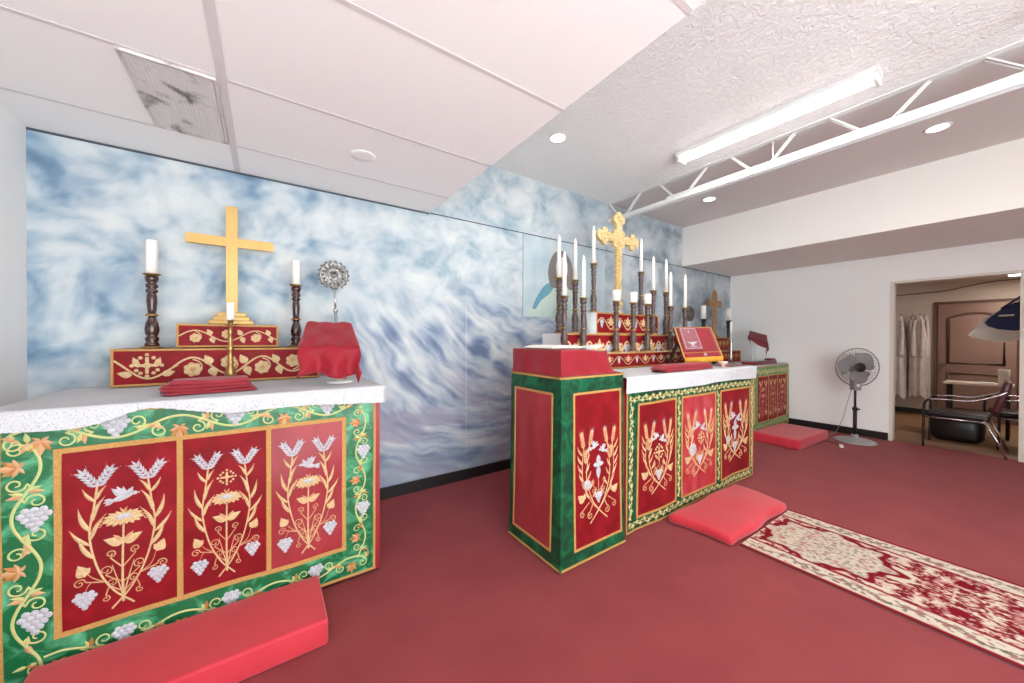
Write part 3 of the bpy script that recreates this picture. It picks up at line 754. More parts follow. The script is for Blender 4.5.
def stepbox(name, x0, x1, y0, y1, z0, z1, label, design, side='red', trim=.012):
    """velvet covered altar shelf with an embroidered, gold edged front"""
    t = thing(name, ((x0+x1)/2,(y0+y1)/2,z0), label, 'altar shelf'); o = t.location
    b = MB(); b.rbox(x0, y0+.004, z0+.002, x1, y1, z1, .006, 2); b.build('body', side, t, o)
    fn = lambda u, v, h: (u, y0-h, v)
    b = MB(); cloth_rect(b, fn, x0, z0+.003, x1, z1-.001, 0, 20, 4)
    E = Emb(b, fn); E.frame(x0+trim/2, z0+trim/2+.003, x1-trim/2, z1-trim/2, trim, 1); design(E, x0+trim, z0+trim, x1-trim, z1-trim)
    b.build('front_panel', ['red','braid','gold_thread','silver_thread','peach_thread'], t, o)
    return t
def rosevine(per):
    def f(E, x0, z0, x1, z1):
        h = z1-z0; zc = (z0+z1)/2; L = x1-x0; n = int(L/per*8)
        E.stroke([(x0+L*i/n, zc+h*.28*sin(2*PI*L*i/n/per)) for i in range(n+1)], h*.055, 2, (1,1), n=3)
        k = 0; x = x0+per*.25
        while x < x1-per*.15:
            sg = 1 if k % 2 == 0 else -1
            E.flower((x, zc-sg*h*.10), h*.23, 2, 4, 7)
            E.spiral((x, zc-sg*h*.08), h*.30, PI/2*sg, .7, -sg, h*.04, 2)
            xx = x+per*.25
            E.leaf((xx, zc+h*.05), PI/2+.5, h*.34, h*.24, 2, 6, .65); E.leaf((xx, zc-h*.05), -PI/2+.3, h*.34, h*.24, 2, 6, .65)
            x += per*.5; k += 1
    return f
def rosevine_cross(per):
    g = rosevine(per)
    def f(E, x0, z0, x1, z1):
        c = (x0+.13, (z0+z1)/2+.012); E.crosslet(c, .062, 2)
        for s in (-1,1): E.leaf((c[0]+s*.035, c[1]-.01), PI/2-s*.35, .06, .028, 2); E.leaf((c[0]+s*.06, c[1]-.055), PI/2-s*1.3, .06, .035, 2)
        E.stroke([(x0,c[1]+.03),(c[0],c[1]-.075),(x0+.26,c[1]-.0)], .010, 2, (1,1)); g(E, x0+.24, z0, x1, z1)
    return f
stepbox('altar_shelf', -.70, .305, 2.83, 3.10, LZ+.006, 1.318, 'wide red velvet shelf with gold rose vine, lower of two below the plain gold cross', rosevine_cross(.34))
stepbox('altar_shelf', -.445, .065, 2.885, 3.10, 1.320, 1.467, 'short red velvet shelf with gold rose vine, directly under the plain gold cross', rosevine(.30))

def plain_cross():
    c = (-.188, 2.985); t = thing('altar_cross', (c[0],c[1],1.469), 'plain flat gold cross with stepped base on the red shelf against the mural', 'cross'); o = t.location
    b = MB()
    for i, w in enumerate((.115,.095,.075)): b.rbox(c[0]-w, c[1]-.05+i*.010, 1.469+i*.026, c[0]+w, c[1]+.05-i*.010, 1.469+(i+1)*.026, .003, 2)
    b.build('stepped_base', 'gold', t, o)
    b = MB(); y0, y1 = c[1]-.012, c[1]+.012; hw = .030; z0, zc, zt, aw = 1.548, 2.01, 2.245, .228
    pl = [(-hw,z0),(hw,z0),(hw,zc-hw),(aw,zc-hw),(aw,zc+hw),(hw,zc+hw),(hw,zt),(-hw,zt),(-hw,zc+hw),(-aw,zc+hw),(-aw,zc-hw),(-hw,zc-hw)]
    b.prism(pl, lambda u,v,h: (c[0]+u, c[1]-h, v), -.012, .012, 0, 1); b.build('cross', ['gold','gold_edge'], t, o)
plain_cross()

# ---- turned candlesticks and candles
def stick_profile(H, r=.03):
    s = H/.45; p = [(.0,.014),(.034,.014),(.030,.030),(.024,.036),(.031,.05),(.031,.062),(.022,.07),(.029,.084),(.033,.11),(.029,.145),(.020,.17),(.018,.186),(.026,.192),(.026,.20),(.018,.206),
         (.021,.24),(.024,.28),(.022,.315),(.018,.325),(.027,.333),(.027,.345),(.019,.352),(.028,.362),(.028,.375),(.019,.384),(.027,.396),(.031,.41),(.031,.424),(0,.424)]
    return [(a*r/.03, z*s) for a, z in p]
def candlestick(loc, label, group, H=.45, wood='darkwood', r=.03, brass='brass'):
    t = thing('candlestick', loc, label, 'candlestick', group); s = H/.45
    b = MB(); b.lathe([(0,.001),(.052*r/.03,.001),(.052*r/.03,.006*s),(.040*r/.03,.010*s),(.036*r/.03,.0138*s),(0,.0138*s)]); b.build('base_plate', brass, t, local=True)
    b = MB(); b.lathe(stick_profile(H, r)); b.build('turned_shaft', wood, t, local=True)
    b = MB(); b.lathe([(.0275*r/.03,.190*s),(.030*r/.03,.196*s),(.0275*r/.03,.202*s)]); b.build('brass_ring', brass, t, local=True)
    b = MB(); b.lathe([(0,.4245*s),(.02,.4245*s),(.040*r/.03,.436*s),(.041*r/.03,.440*s),(.02,.434*s),(0,.434*s)]); b.build('drip_pan', brass, t, local=True)
    return t
def candle(loc, label, H, r, group, tip=False, cat_='candle'):
    t = thing('candle', loc, label, cat_, group)
    b = MB()
    if tip: b.lathe([(0,.001),(r,.001),(r*.82,H-.07),(r*.78,H-.062),(r*.80,H-.058),(r*.80,H-.05),(0,H-.05)], n=14)
    else: b.lathe([(0,.001),(r,.001),(r,H-.004),(r*.93,H),(r*.5,H-.002),(0,H-.005)], n=18)
    b.build('wax', 'wax', t, local=True)
    b = MB()
    if tip: b.lathe([(0,H-.05),(r*.55,H-.049),(r*.72,H-.04),(r*.55,H-.022),(r*.2,H-.006),(0,H)], n=12); b.build('flame_tip', 'wax', t, local=True)
    else: b.tube([(0,0,H-.004),(.001,0,H+.008)], .0012, 5); b.build('wick', 'wick', t, local=True)
    return t
GL = 'turned candlesticks beside the plain gold cross'
k1 = candlestick((-.560,2.95,1.319), 'dark turned candlestick on red shelf, to the left of the plain gold cross', GL)
k2 = dup(k1, (.172,2.95,1.319), 'dark turned candlestick on red shelf, between the plain gold cross and silver disc')
candle((-.560,2.95,1.319+.435), 'thick white candle left of the plain gold cross', .205, .027, 'white candles beside the plain gold cross')
candle((.172,2.95,1.319+.435), 'white candle between the plain gold cross and the silver disc', .175, .025, 'white candles beside the plain gold cross')
def brass_stick():
    t = thing('candlestick', (-.178,2.70,LZ+.0055), 'slim brass candlestick standing in front of the two red shelves', 'candlestick'); H = .385
    b = MB(); b.lathe([(0,0.001),(.052,.001),(.050,.010),(.034,.022),(.026,.035),(0,.035)]); b.build('base','brass',t,local=True)
    b = MB(); b.lathe([(0,.035),(.024,.035),(.030,.06),(.020,.10),(.012,.12),(.020,.13),(.013,.14),(.012,.20),(.020,.215),(.012,.23),(.011,.30),(.017,.31),(.008,.325),(.012,.345),(0,.345)]); b.build('stem','brass',t,local=True)
    b = MB(); b.lathe([(0,.346),(.03,.352),(.032,.357),(.014,.357),(.014,H-.005),(0,H-.005)]); b.build('drip_pan','brass',t,local=True)
    candle((-.178,2.70,LZ+.0055+H-.004), 'short white candle on the slim brass candlestick', .105, .019, None)
brass_stick()

# ---- folded cloths
def folded_cloth(loc, w, d, label, mname, rz=0, layers=4, th=.014, seed=1, fold=True):
    r = random.Random(seed); t = MB(); z = 0
    for i in range(layers):
        ww, dd = w*(1-.05*i*r.random()), d*(1-.07*i); ox = r.uniform(-.02,.02); sk = r.uniform(-.05,.05); ph = r.uniform(0,6)
        def fn(a, c, ww=ww, dd=dd, ox=ox, sk=sk, z=z, ph=ph):
            x = (a-.5)*ww+ox+sk*(c-.5)*dd; y = (c-.5)*dd
            e = min(a,1-a)*ww; e2 = min(c,1-c)*dd; rr = .010
            zz = z+th*min(1, math.sqrt(max(0,1-(1-min(e,rr)/rr)**2)))*min(1, math.sqrt(max(0,1-(1-min(e2,rr)/rr)**2)))
            return (x, y, zz+.003*sin(a*7+ph)*sin(c*3+ph)+.004)
        t.sheet(fn, 30, 14, 0)
        t.sheet(lambda a, c, fn=fn, z=z: (fn(1-a,c)[0], fn(1-a,c)[1], z+.001), 30, 14, 0)
        z += th*.95
    ob = t.build('folded_cloth', mname, local=True); ob.location = loc; ob.rotation_euler = (0,0,rz)
    return tag(ob, label, 'cloth')
folded_cloth((-.235,2.42,LZ+.006), .36, .26, 'crumpled folded red cloth on white linen in front of the slim brass candlestick', 'rose_cloth', .10, 4, .016, 3)

# ---- cloth draped over a sloping board (cloth coordinates a,b; board half sizes w,d)
def drape(mb, c, w, d, zfun, A, B, rip=.012, nu=40, nv=36, rz=0, mi=0, cut=None, gather=.15, flare=0.0, hang=None):
    cr, sr = cos(rz), sin(rz)
    def fn(p, q):
        a, b_ = (p*2-1)*A, (q*2-1)*B
        da, db = max(abs(a)-w,0), max(abs(b_)-d,0); sa, sb = (1 if a > 0 else -1), (1 if b_ > 0 else -1)
        ca, cb = min(max(a,-w),w), min(max(b_,-d),d)
        drop = math.hypot(da, db) if (da and db) else da+db
        k = min(1, drop/.05)
        x = ca+sa*(.004*k+da*gather*.4)+rip*k*sin(b_*38+1.3)*(1 if da and not db else .3)*(min(1,drop/.12))*sa
        y = cb+sb*(.004*k+db*gather)+rip*k*sin(a*42+.7)*(1 if db and not da else .3)*(min(1,drop/.12))*sb
        if da and db: x -= sa*da*.25; y += sb*db*.1
        x *= 1-flare*cb/d*.5
        if hang: drop *= hang(a/A, b_/B)
        z = zfun(ca, cb)-drop
        return (c[0]+x*cr-y*sr, c[1]+x*sr+y*cr, c[2]+z)
    mb.sheet(fn, nu, nv, mi, .0012)

def left_bookstand():
    c = (.325,2.47,LZ+.0055); t = thing('book_stand', c, 'book stand with white round foot, hidden under a draped red cloth', 'book stand'); rz = -.12
    b = MB(); b.lathe([(0,0.001),(.075,.001),(.075,.008),(.06,.014),(0,.014)], (.05,-.03,0), n=28); b.build('foot','white_plastic',t,local=True)
    b = MB(); b.tube([(.05,-.03,.014),(.03,.0,.26)], .014, 10); b.build('post','white_plastic',t,local=True)
    b = MB(); b.bar((.10,.06,.002),(.085,.02,.24), .018,.014); b.build('prop','oldgold',t,local=True)
    X = Matrix.Rotation(rz,4,'Z') @ Matrix.Translation((0,0,.292)) @ Matrix.Rotation(.56,4,'X')
    b = MB(X); b.rbox(-.112,-.140,-.014,.112,.140,.0,.004,2); b.build('board','oldgold',t,local=True)
    b = MB(); sl = math.tan(.56)
    drape(b, (c[0],c[1],c[2]+.306),   .145, .128, lambda x, y: y*sl+.004*sin(x*34+y*12)*sin(y*20+1)+.003*sin(x*60-y*30), .232, .296, rip=.030, rz=rz, flare=.22, hang=lambda p, q: 1+.08*p*(q < 0)+.10*sin(p*7+.5)-.25*max(0,q)*abs(p))
    tag(b.build('draped_cloth', 'red_cloth', org=(c[0],c[1],c[2]+.3)), 'red cloth draped over the book stand below the silver disc', 'cloth')
left_bookstand()

def flabellum(loc, label, R=.092, h=.70, silver='silver', lean=0.0, rz=0, bells=18):
    t = thing('processional_fan', loc, label, 'liturgical fan', None, rz)
    b = MB(); b.lathe([(0,.001),(.05,.001),(.048,.01),(.02,.022),(.012,.04),(0,.04)]); b.build('foot', silver, t, local=True)
    X = Matrix.Rotation(lean,4,'Y')
    b = MB(X); b.tube([(0,0,.03),(0,0,h-R-.16)], .011, 10); b.lathe([(.011,0),(.017,.01),(.011,.03)], (0,0,h-R-.17)); b.tube([(0,0,h-R-.16),(0,0,h-R+.005)], .007, 8); b.build('handle', 'steel', t, local=True)
    D = X @ Matrix.Translation((0,0,h)) @ Matrix.Rotation(PI/2,4,'X')
    b = MB(D); b.lathe([(0,-.004),(R,-.004),(R,.004),(R*.94,.008),(R*.88,.004),(R*.55,.006),(R*.50,.011),(R*.44,.006),(R*.2,.007),(R*.16,.014),(0,.016)], n=40)
    for k in range(16):
        a = 2*PI*k/16; b.lathe([(0.009,0),(.006,.006),(0,.008)], (R*.72*cos(a), R*.72*sin(a), .004), 8)
    b.build('disc', silver, t, local=True)
    for k in range(bells):
        a = 2*PI*k/bells; b = MB(D); p = (R*1.055*cos(a), R*1.055*sin(a), 0)
        b.lathe([(0,-.006),(.005,-.0035),(.0065,0),(.005,.0035),(0,.006)], p, 7); b.build('bell', silver, t, local=True)
    return t
flabellum((.425,2.80,LZ+.0055), 'round embossed silver disc on a rod with tiny bells, behind the draped red cloth', .094, .725, lean=-.045)

# ---- kneeling pads
def pad(x0, x1, y0, y1, h, label, r=.03, rz=0, puff=0.0, skew=0.0, m='cushion'):
    cx, cy = (x0+x1)/2, (y0+y1)/2; bm = bmesh.new(); bmesh.ops.create_cube(bm, size=1)
    for v in bm.verts: v.co = Vector((v.co.x*(x1-x0), v.co.y*(y1-y0), (v.co.z+.5)*h+.001))
    bmesh.ops.bevel(bm, geom=bm.edges[:], offset=r, segments=4, affect='EDGES', profile=.5)
    bmesh.ops.subdivide_edges(bm, edges=[e for e in bm.edges if e.calc_length() > .12], cuts=10, use_grid_fill=True)
    w, d = (x1-x0)/2, (y1-y0)/2
    for v in bm.verts:
        x, y, z = v.co; k = max(0,1-(x/w)**2)*max(0,1-(y/d)**2)
        if z > h*.5: v.co.z += puff*(k**.6)+puff*.25*sin(x*13+y*5)*k
        if puff: v.co.x += .012*sin(y*14+1)*(abs(x)/w)**3; v.co.y += .010*sin(x*12)*(abs(y)/d)**3
        v.co.x += skew*y*(x/w)
    b = MB(); bm.verts.index_update(); b.add([v.co.copy() for v in bm.verts], [[v.index for v in f.verts] for f in bm.faces], 0, True); bm.free()
    o = b.build('kneeling_pad', m, local=True); o.location = (cx,cy,0.001); o.rotation_euler = (0,0,rz); return tag(o, label, 'cushion')
pad(-.74, .228, 1.775, 2.150, .118, 'thick red foam kneeling pad in front of the bright green altar by the left wall', .014)
pad(2.52, 3.50, 1.095, 1.525, .066, 'soft red kneeling cushion between the patterned runner and the middle altar', .028, 0, .020, .16)
pad(5.46, 6.45, 1.585, 2.135, .125, 'red kneeling pad near the fan, in front of the small far altar', .02, -.04)

# ================================================================== LECTERN (left end of the middle altar)
def lectern():
    x0, x1, y0, y1, h = 1.435, 2.0, 1.565, 2.085, 1.155
    t = thing('lectern', ((x0+x1)/2,(y0+y1)/2,0), 'box lectern hung with deep green velvet and red panels beside the middle altar', 'lectern'); o = t.location
    # slightly flared velvet skirt
    b = MB(); n = 12
    def ring(z, e): return [(x0-e,y0-e,z),(x1+e*.2,y0-e,z),(x1+e*.2,y1,z),(x0-e,y1,z)]
    R = [ring(.006,.022), ring(.07,.016), ring(.5,.006), ring(h,0)]
    V = [p for r in R for p in r]; F = []
    for i in range(3):
        for k in range(4): F.append((i*4+k, i*4+(k+1) % 4, (i+1)*4+(k+1) % 4, (i+1)*4+k))
    F += [(3,2,1,0),(12,13,14,15)]
    b.add(V, F, 0); 
    ex = lambda v: np.interp(v, [.006,.07,.5,h], [.022,.016,.006,0])
    ff = lambda u, v, q: (u, y0-ex(v)-.0015-q, v)               # front face
    fl = lambda u, v, q: (x0-ex(v)-.0015-q, u, v)               # left face
    for fn, a0, a1 in ((ff,x0-.015,x1+.003),(fl,y1-.001,y0-.015)):
        E = Emb(b, fn)
        for z in (.014, 1.146): E.strip((a0,z),(a1,z),.014,1,n=4)
    b.build('velvet_skirt', ['green_deep','braid'], t, o)
    for fn, nm, a0, a1, m, emb in ((ff,'front_panel',x0+.10,x1-.035,'red',True),(fl,'side_panel',y0+.075,y1-.055,'red_satin',False)):
        b = MB(); f2 = lambda u, v, q, fn=fn: fn(u, v, q+.0012)
        if fn is fl:
            V = lambda u, v, q: fl(y0+y1-u, v, q+.0012)
            a0, a1 = y0+y1-(y1-.055), y0+y1-(y0+.075)
            f2 = V
        cloth_rect(b, f2, a0, .095, a1, 1.045, 0, 14, 26)
        E = Emb(b, f2); E.frame(a0, .095, a1, 1.045, .016, 1)
        if emb: wreath(E, a0+.018, .21, a1-.018, .90, 'cross2', 2, 3, 4)
        b.build(nm, [m,'braid','gold_thread','silver_thread','peach_thread'], t, o)
    # red cover over the slanted top
    b = MB(); z0, z1 = h+.002, 1.315
    def cov(a, c):
        # c: 0 bottom rim .. .6 top rim .. 1 centre; a goes round
        per = [(x0-.002,y0-.006),(x1-.02,y0-.006),(x1-.02,y1),(x0-.002,y1)]; top = [(x0+.004,y0+.01),(x1-.155,y0+.01),(x1-.155,y1-.01),(x0+.004,y1-.01)]
        s = a*4; i = int(s) % 4; f = s-int(s)
        P = Vector(per[i]).lerp(Vector(per[(i+1) % 4]), f); T = Vector(top[i]).lerp(Vector(top[(i+1) % 4]), f)
        C0 = Vector(((x0+x1-.15)/2,(y0+y1)/2))
        if c < .5:
            k = c/.5; q = P.lerp(T, k**.28); z = z0+(z1-z0)*k-.006*sin(a*50)*(1-k)*k*2
            w = .007*sin(a*64)*(1-k)*min(1,k*6); q = q+(q-C0).normalized()*w
        else:
            k = (c-.5)/.5; q = T.lerp(C0, k); z = z1-.012*sin(PI*min(1,k*1.2))*0
        z -= .018*max(0,1-abs((q.x-(x0+.36))/.10))*(1 if c > .3 else c/.3)
        return (q.x, q.y, z)
    b.sheet(cov, 80, 24, 0)
    b.add([cov(i/80,0) for i in range(80)], [tuple(range(79,-1,-1))], 0)
    tag(b.build('cover_cloth', 'red_cloth', org=((x0+x1)/2,(y0+y1)/2,z0)), 'red cloth covering the top of the green velvet lectern', 'cloth')
    # open book lying on the cover, and a white sheet
    bk = thing('open_book', (1.60,1.83,1.318), 'old open book lying on the red lectern top', 'book', None, .0)
    b = MB(); b.box(-.155,-.16,0.001,.155,.16,.006); b.build('cover','bookcover',bk,local=True)
    for s in (-1,1):
        b = MB(); b.sheet(lambda a, c, s=s: (s*(.002+a*.145), -.15+c*.30, .0065+.020*sin(PI*min(1,a*1.0+.08))**.6*(1-.5*a)), 12, 2, 0, .0)
        b.sheet(lambda a, c, s=s: (s*(.002+a*.145), -.15+(c and .0), .0065+c*.020*sin(PI*min(1,a+.08))**.6*(1-.5*a)), 12, 1, 0)
        b.build('page_block','paper',bk,local=True)
    b = MB(); b.sheet(lambda a, c: (1.772+a*.075, 1.60+c*.2, 1.3205+.020*a+.005*sin(c*5)), 8, 8, 0, .0015)
    tag(b.build('paper_sheet','paper',org=(1.8,1.7,1.32)), 'loose white sheet beside the open book on the lectern', 'paper')
lectern()

# ================================================================== MIDDLE ALTAR
CZ_ = 1.115
def middle_altar():
    x0, x1, y0, y1 = 2.035, 4.07, 1.60, 2.50
    t = thing('altar', ((x0+x1)/2,2.05,0), 'long middle altar with dark green and gold border, under the ornate gold cross', 'altar'); o = t.location
    b = MB(); b.box(x0, y0, .012, x1, y1, CZ_-.004); b.build('body', 'red_cloth', t, o)
    b = MB(); b.box(x0+.01, y0+.01, 0, x1-.01, y1-.01, .011); b.build('plinth', 'darkwood', t, o)
    wv = lambda u, v: .005*sin(u*8+v*2)+.004*(1.0-v)*sin(u*13+1)
    fn = lambda u, v, h: (u, y0-.014-h-wv(u,v), v)
    def border(E):
        for i, (a, c) in enumerate((((2.09,.955),(4.03,.955)),((2.09,.055),(4.03,.055)),((2.125,.09),(2.125,.91)),((4.045,.09),(4.045,.91)))): scroll(E, a, c, .062, 6, 2, .085, i)
        for i, x in enumerate((2.735, 3.365)): scroll(E, (x,.11), (x,.90), .058, 6, 2, .085, 9+i)
    u0, v0, u1, v1 = 2.07, .008, 4.075, 1.01
    b = MB(); A = [(2.20,2.69),(2.78,3.315),(3.415,3.995)]; z0, z1 = .095, .912
    cols = [(u0,A[0][0]),(A[0][1],A[1][0]),(A[1][1],A[2][0]),(A[2][1],u1)]
    for c0, c1 in cols: cloth_rect(b, fn, c0, z0, c1, z1, 0, 5, 26)
    cloth_rect(b, fn, u0, v0, u1, z0, 0, 60, 4); cloth_rect(b, fn, u0, z1, u1, v1, 0, 60, 4)
    E = Emb(b, fn)
    for a0, a1 in A: E.frame(a0, z0, a1, z1, .018, 1)
    E.frame(u0+.006, v0+.006, u1-.006, v1-.003, .014, 1); border(E)
    fr = b.build('frontal', ['green_deep','braid','pale_thread','peach_thread','orange_thread','silver_thread','gold_thread'], t, o)
    for (a0, a1), m, k in zip(A, ('red','red_pale','red'), ('cross','host','cross2')):
        p = MB(); cloth_rect(p, fn, a0+.006, z0+.006, a1-.006, z1-.006, 0, 14, 26); e = Emb(p, fn)
        wreath(e, a0+.03, z0+.12, a1-.03, z1-.09, k, 1, 2, 3)
        q = p.build('panel', [m]+GRP_STITCH, fr, o)
        if m == 'red_pale': q['label'] = 'paler shiny red centre panel'
    # linen
    cx0, cx1, cy0, cy1 = 2.028, 4.082, 1.558, 2.075
    def fn2(a, c):
        x = cx0+(cx1-cx0)*a
        if c < .7: y = cy1+(cy0-cy1)*c/.7; z = CZ_+.003+.002*sin(x*9)*sin(y*11)*.3
        else:
            k = (c-.7)/.3; y = cy0-.004-.006*sin(x*15)*k; z = CZ_+.003-(.118+.006*sin(x*5))*k
            if k > .999: z += .004*abs(sin(x*70))
        return (x, y, z)
    b = MB(); b.sheet(fn2, 120, 26, 0, matfn=lambda a, c: 1 if c > .78 else 0)
    tag(b.build('altar_cloth', ['linen','lace'], org=(3.05,1.85,CZ_)), 'white linen cloth with lace hem along the front of the middle altar', 'tablecloth')
    # maroon cloth over the right end
    sx0, sx1 = 3.64, 4.092
    def fn3(a, c):
        y = 1.615+.44*c
        if a < .45: return (sx0+(sx1-sx0)*a/.45, y, CZ_+.0075)
        k = (a-.45)/.55; return (sx1+.004+.008*sin(c*9)*k, y-.24*k*(1-c)*0, CZ_+.0075-.62*k)
    b = MB(); b.sheet(fn3, 40, 10, 0, .0015)
    tag(b.build('side_cloth', 'maroon_cloth', org=(sx1,1.9,CZ_)), 'maroon cloth hanging over the right end of the middle altar', 'cloth')
middle_altar()
def grapevine(per):
    def f(E, x0, z0, x1, z1):
        h = z1-z0; zc = (z0+z1)/2; L = x1-x0; n = int(L/per*8)
        E.stroke([(x0+L*i/n, zc+h*.30*sin(2*PI*L*i/n/per)) for i in range(n+1)], h*.06, 2, (1,1), n=3)
        k = 0; x = x0+per*.25
        while x < x1-per*.1:
            if k % 2 == 0: E.grapes((x, zc-h*.02), h*.30, 3, (2,3,2,2,1), h*.058)
            else: E.star((x, zc+h*.0), PI/2, h*.40, 2, 4); E.spiral((x+per*.14, zc+h*.15), h*.16, PI, 1.2, 1, h*.04, 2); E.spiral((x-per*.14, zc+h*.15), h*.16, 0, 1.2, -1, h*.04, 2)
            x += per*.5; k += 1
    return f
stepbox('altar_shelf', 2.03, 4.06, 2.10, 2.186, CZ_+.001, 1.262, 'lowest and longest red velvet shelf below the ornate gold cross', grapevine(.26), 'white_board')
stepbox('altar_shelf', 2.015, 4.05, 2.203, 2.45, CZ_+.001, 1.430, 'middle red velvet shelf of three below the ornate gold cross', grapevine(.26), 'white_board')
stepbox('altar_shelf', 2.575, 3.565, 2.325, 2.45, 1.432, 1.640, 'topmost red velvet shelf, under the foot of the ornate gold cross', grapevine(.26), 'white_board')

def ornate_cross():
    c = (2.965, 2.39); z0 = 1.642
    t = thing('altar_cross', (c[0],c[1],z0), 'ornate embossed gold cross with rounded trefoil ends, high on the middle altar', 'cross'); o = t.location
    b = MB(); b.lathe([(0,0),(.05,0),(.05,.012),(.035,.022),(.022,.04),(.034,.055),(.052,.08),(.055,.10),(.045,.125),(.025,.14),(.02,.155),(0,.155)], (c[0],c[1],z0), 24); b.build('foot', 'gilt', t, o)
    zc = 2.405; fn = lambda u, v, h: (c[0]+u, c[1]-h, v)
    b = MB(); hw = .040
    b.prism([(-hw,z0+.15),(hw,z0+.15),(hw,2.59),(-hw,2.59)], fn, -.018, .018)
    b.prism([(-.22,zc-hw),(.22,zc-hw),(.22,zc+hw),(-.22,zc+hw)], fn, -.0182, .0182)
    def disc(u, v, r, h=.02):
        b.prism([(u+r*cos(2*PI*k/20), v+r*sin(2*PI*k/20)) for k in range(20)], fn, -h, h, smooth=False)
    for dx, dz, q in ((-1,0,.215),(1,0,.215),(0,1,.195)):
        ex, ez = dx*q, zc+dz*q
        disc(ex+dx*.055, ez+dz*.03, .052, .0190); disc(ex-.0+dz*.045, ez+dx*dx*.045, .042, .0195); disc(ex-dz*.045, ez-dx*dx*.045, .042, .0195)
    for sx in (-1,1):
        for sz in (-1,1): disc(sx*.058, zc+sz*.058, .030, .0175)
    b.build('cross', 'gilt', t, o)
    b = MB(); E = Emb(b, lambda u, v, h: fn(u, v, .0184+h), .010)
    E.flower((0,zc), .048, 0, 0, 8)
    for dx, dz, q in ((-1,0,.235),(1,0,.235),(0,1,.22)): E.flower((dx*q, zc+dz*q), .048, 0, 0, 7)
    for k in range(5): 
        for s in (-1,1): E.dome((s*(.085+k*.024), zc), .011, 0); E.leaf((s*(.085+k*.024), zc), PI/2*1, .03, .014, 0); E.leaf((s*(.085+k*.024), zc), -PI/2, .03, .014, 0)
    for k in range(24): E.dome((0, z0+.19+k*.024), .012, 0); E.leaf((0, z0+.19+k*.024), .5, .036, .012, 0); E.leaf((0, z0+.19+k*.024), PI-.5, .036, .012, 0)
    for s in (-1,1):
        E.stroke([(s*.034,z0+.16),(s*.034,zc-.05)], .008, 0, (1,1)); E.stroke([(s*.034,zc+.05),(s*.034,2.58)], .008, 0, (1,1))
        E.stroke([(s*.07,zc+.034),(s*.21,zc+.034)], .008, 0, (1,1)); E.stroke([(s*.07,zc-.034),(s*.21,zc-.034)], .008, 0, (1,1))
    b.build('filigree', 'gilt', t, o)
ornate_cross()

GC = 'turned candlesticks on the middle altar'; GT = 'tall white tapers on the middle altar'; GP = 'short thick candles on the middle altar'
ZB, ZM, ZT = 1.2635, 1.4315, 1.6415
spots = [
 (2.0,2.15,ZB,'first from the left on the lowest shelf, behind the lectern','t'),
 (2.22,2.15,ZB,'second from the left on the lowest shelf, beside the short candles','t'),
 (2.645,2.15,ZB,'left of the three that hold short thick candles','p'),
 (2.895,2.15,ZB,'centre one of the three that hold short thick candles','p'),
 (3.12,2.15,ZB,'right of the three that hold short thick candles','p'),
 (3.52,2.15,ZB,'on the lowest shelf, left of the missal stand','t'),
 (3.80,2.15,ZB,'on the lowest shelf behind the missal stand, last on the right','t'),
 (2.045,2.265,ZM,'on the middle shelf, at its left end','t'),
 (2.235,2.265,ZM,'on the middle shelf, second from its left end','t'),
 (3.385,2.265,ZM,'on the middle shelf just right of the top shelf','t2'),
 (3.62,2.265,ZM,'on the middle shelf, at its right end','t'),
 (2.60,2.385,ZT,'on the topmost shelf, left of the ornate cross','t'),
 (3.34,2.385,ZT,'on the topmost shelf, right of the ornate cross','t')]
cs0 = None
for x, y, z, w, k in spots:
    lab = 'turned candlestick '+w
    if cs0 is None: cs0 = candlestick((x,y,z), lab, GC, .48, 'darkwood2', .029)
    else: dup(cs0, (x,y,z), lab)
tp0 = pl0 = None
for x, y, z, w, k in spots:
    l = (x,y,z+.4638)
    if k == 'p':
        lab = 'short thick white candle, '+{2.645:'left',2.895:'centre',3.12:'right'}[x]+' of three in front of the ornate cross'
        if pl0 is None: pl0 = candle(l, lab, .105, .036, GP)
        else: dup(pl0, l, lab)
    else:
        lab = 'tall white taper '+w
        if tp0 is None: tp0 = candle(l, lab, .375, .0185, GT, True)
        else: dup(tp0, l, lab)

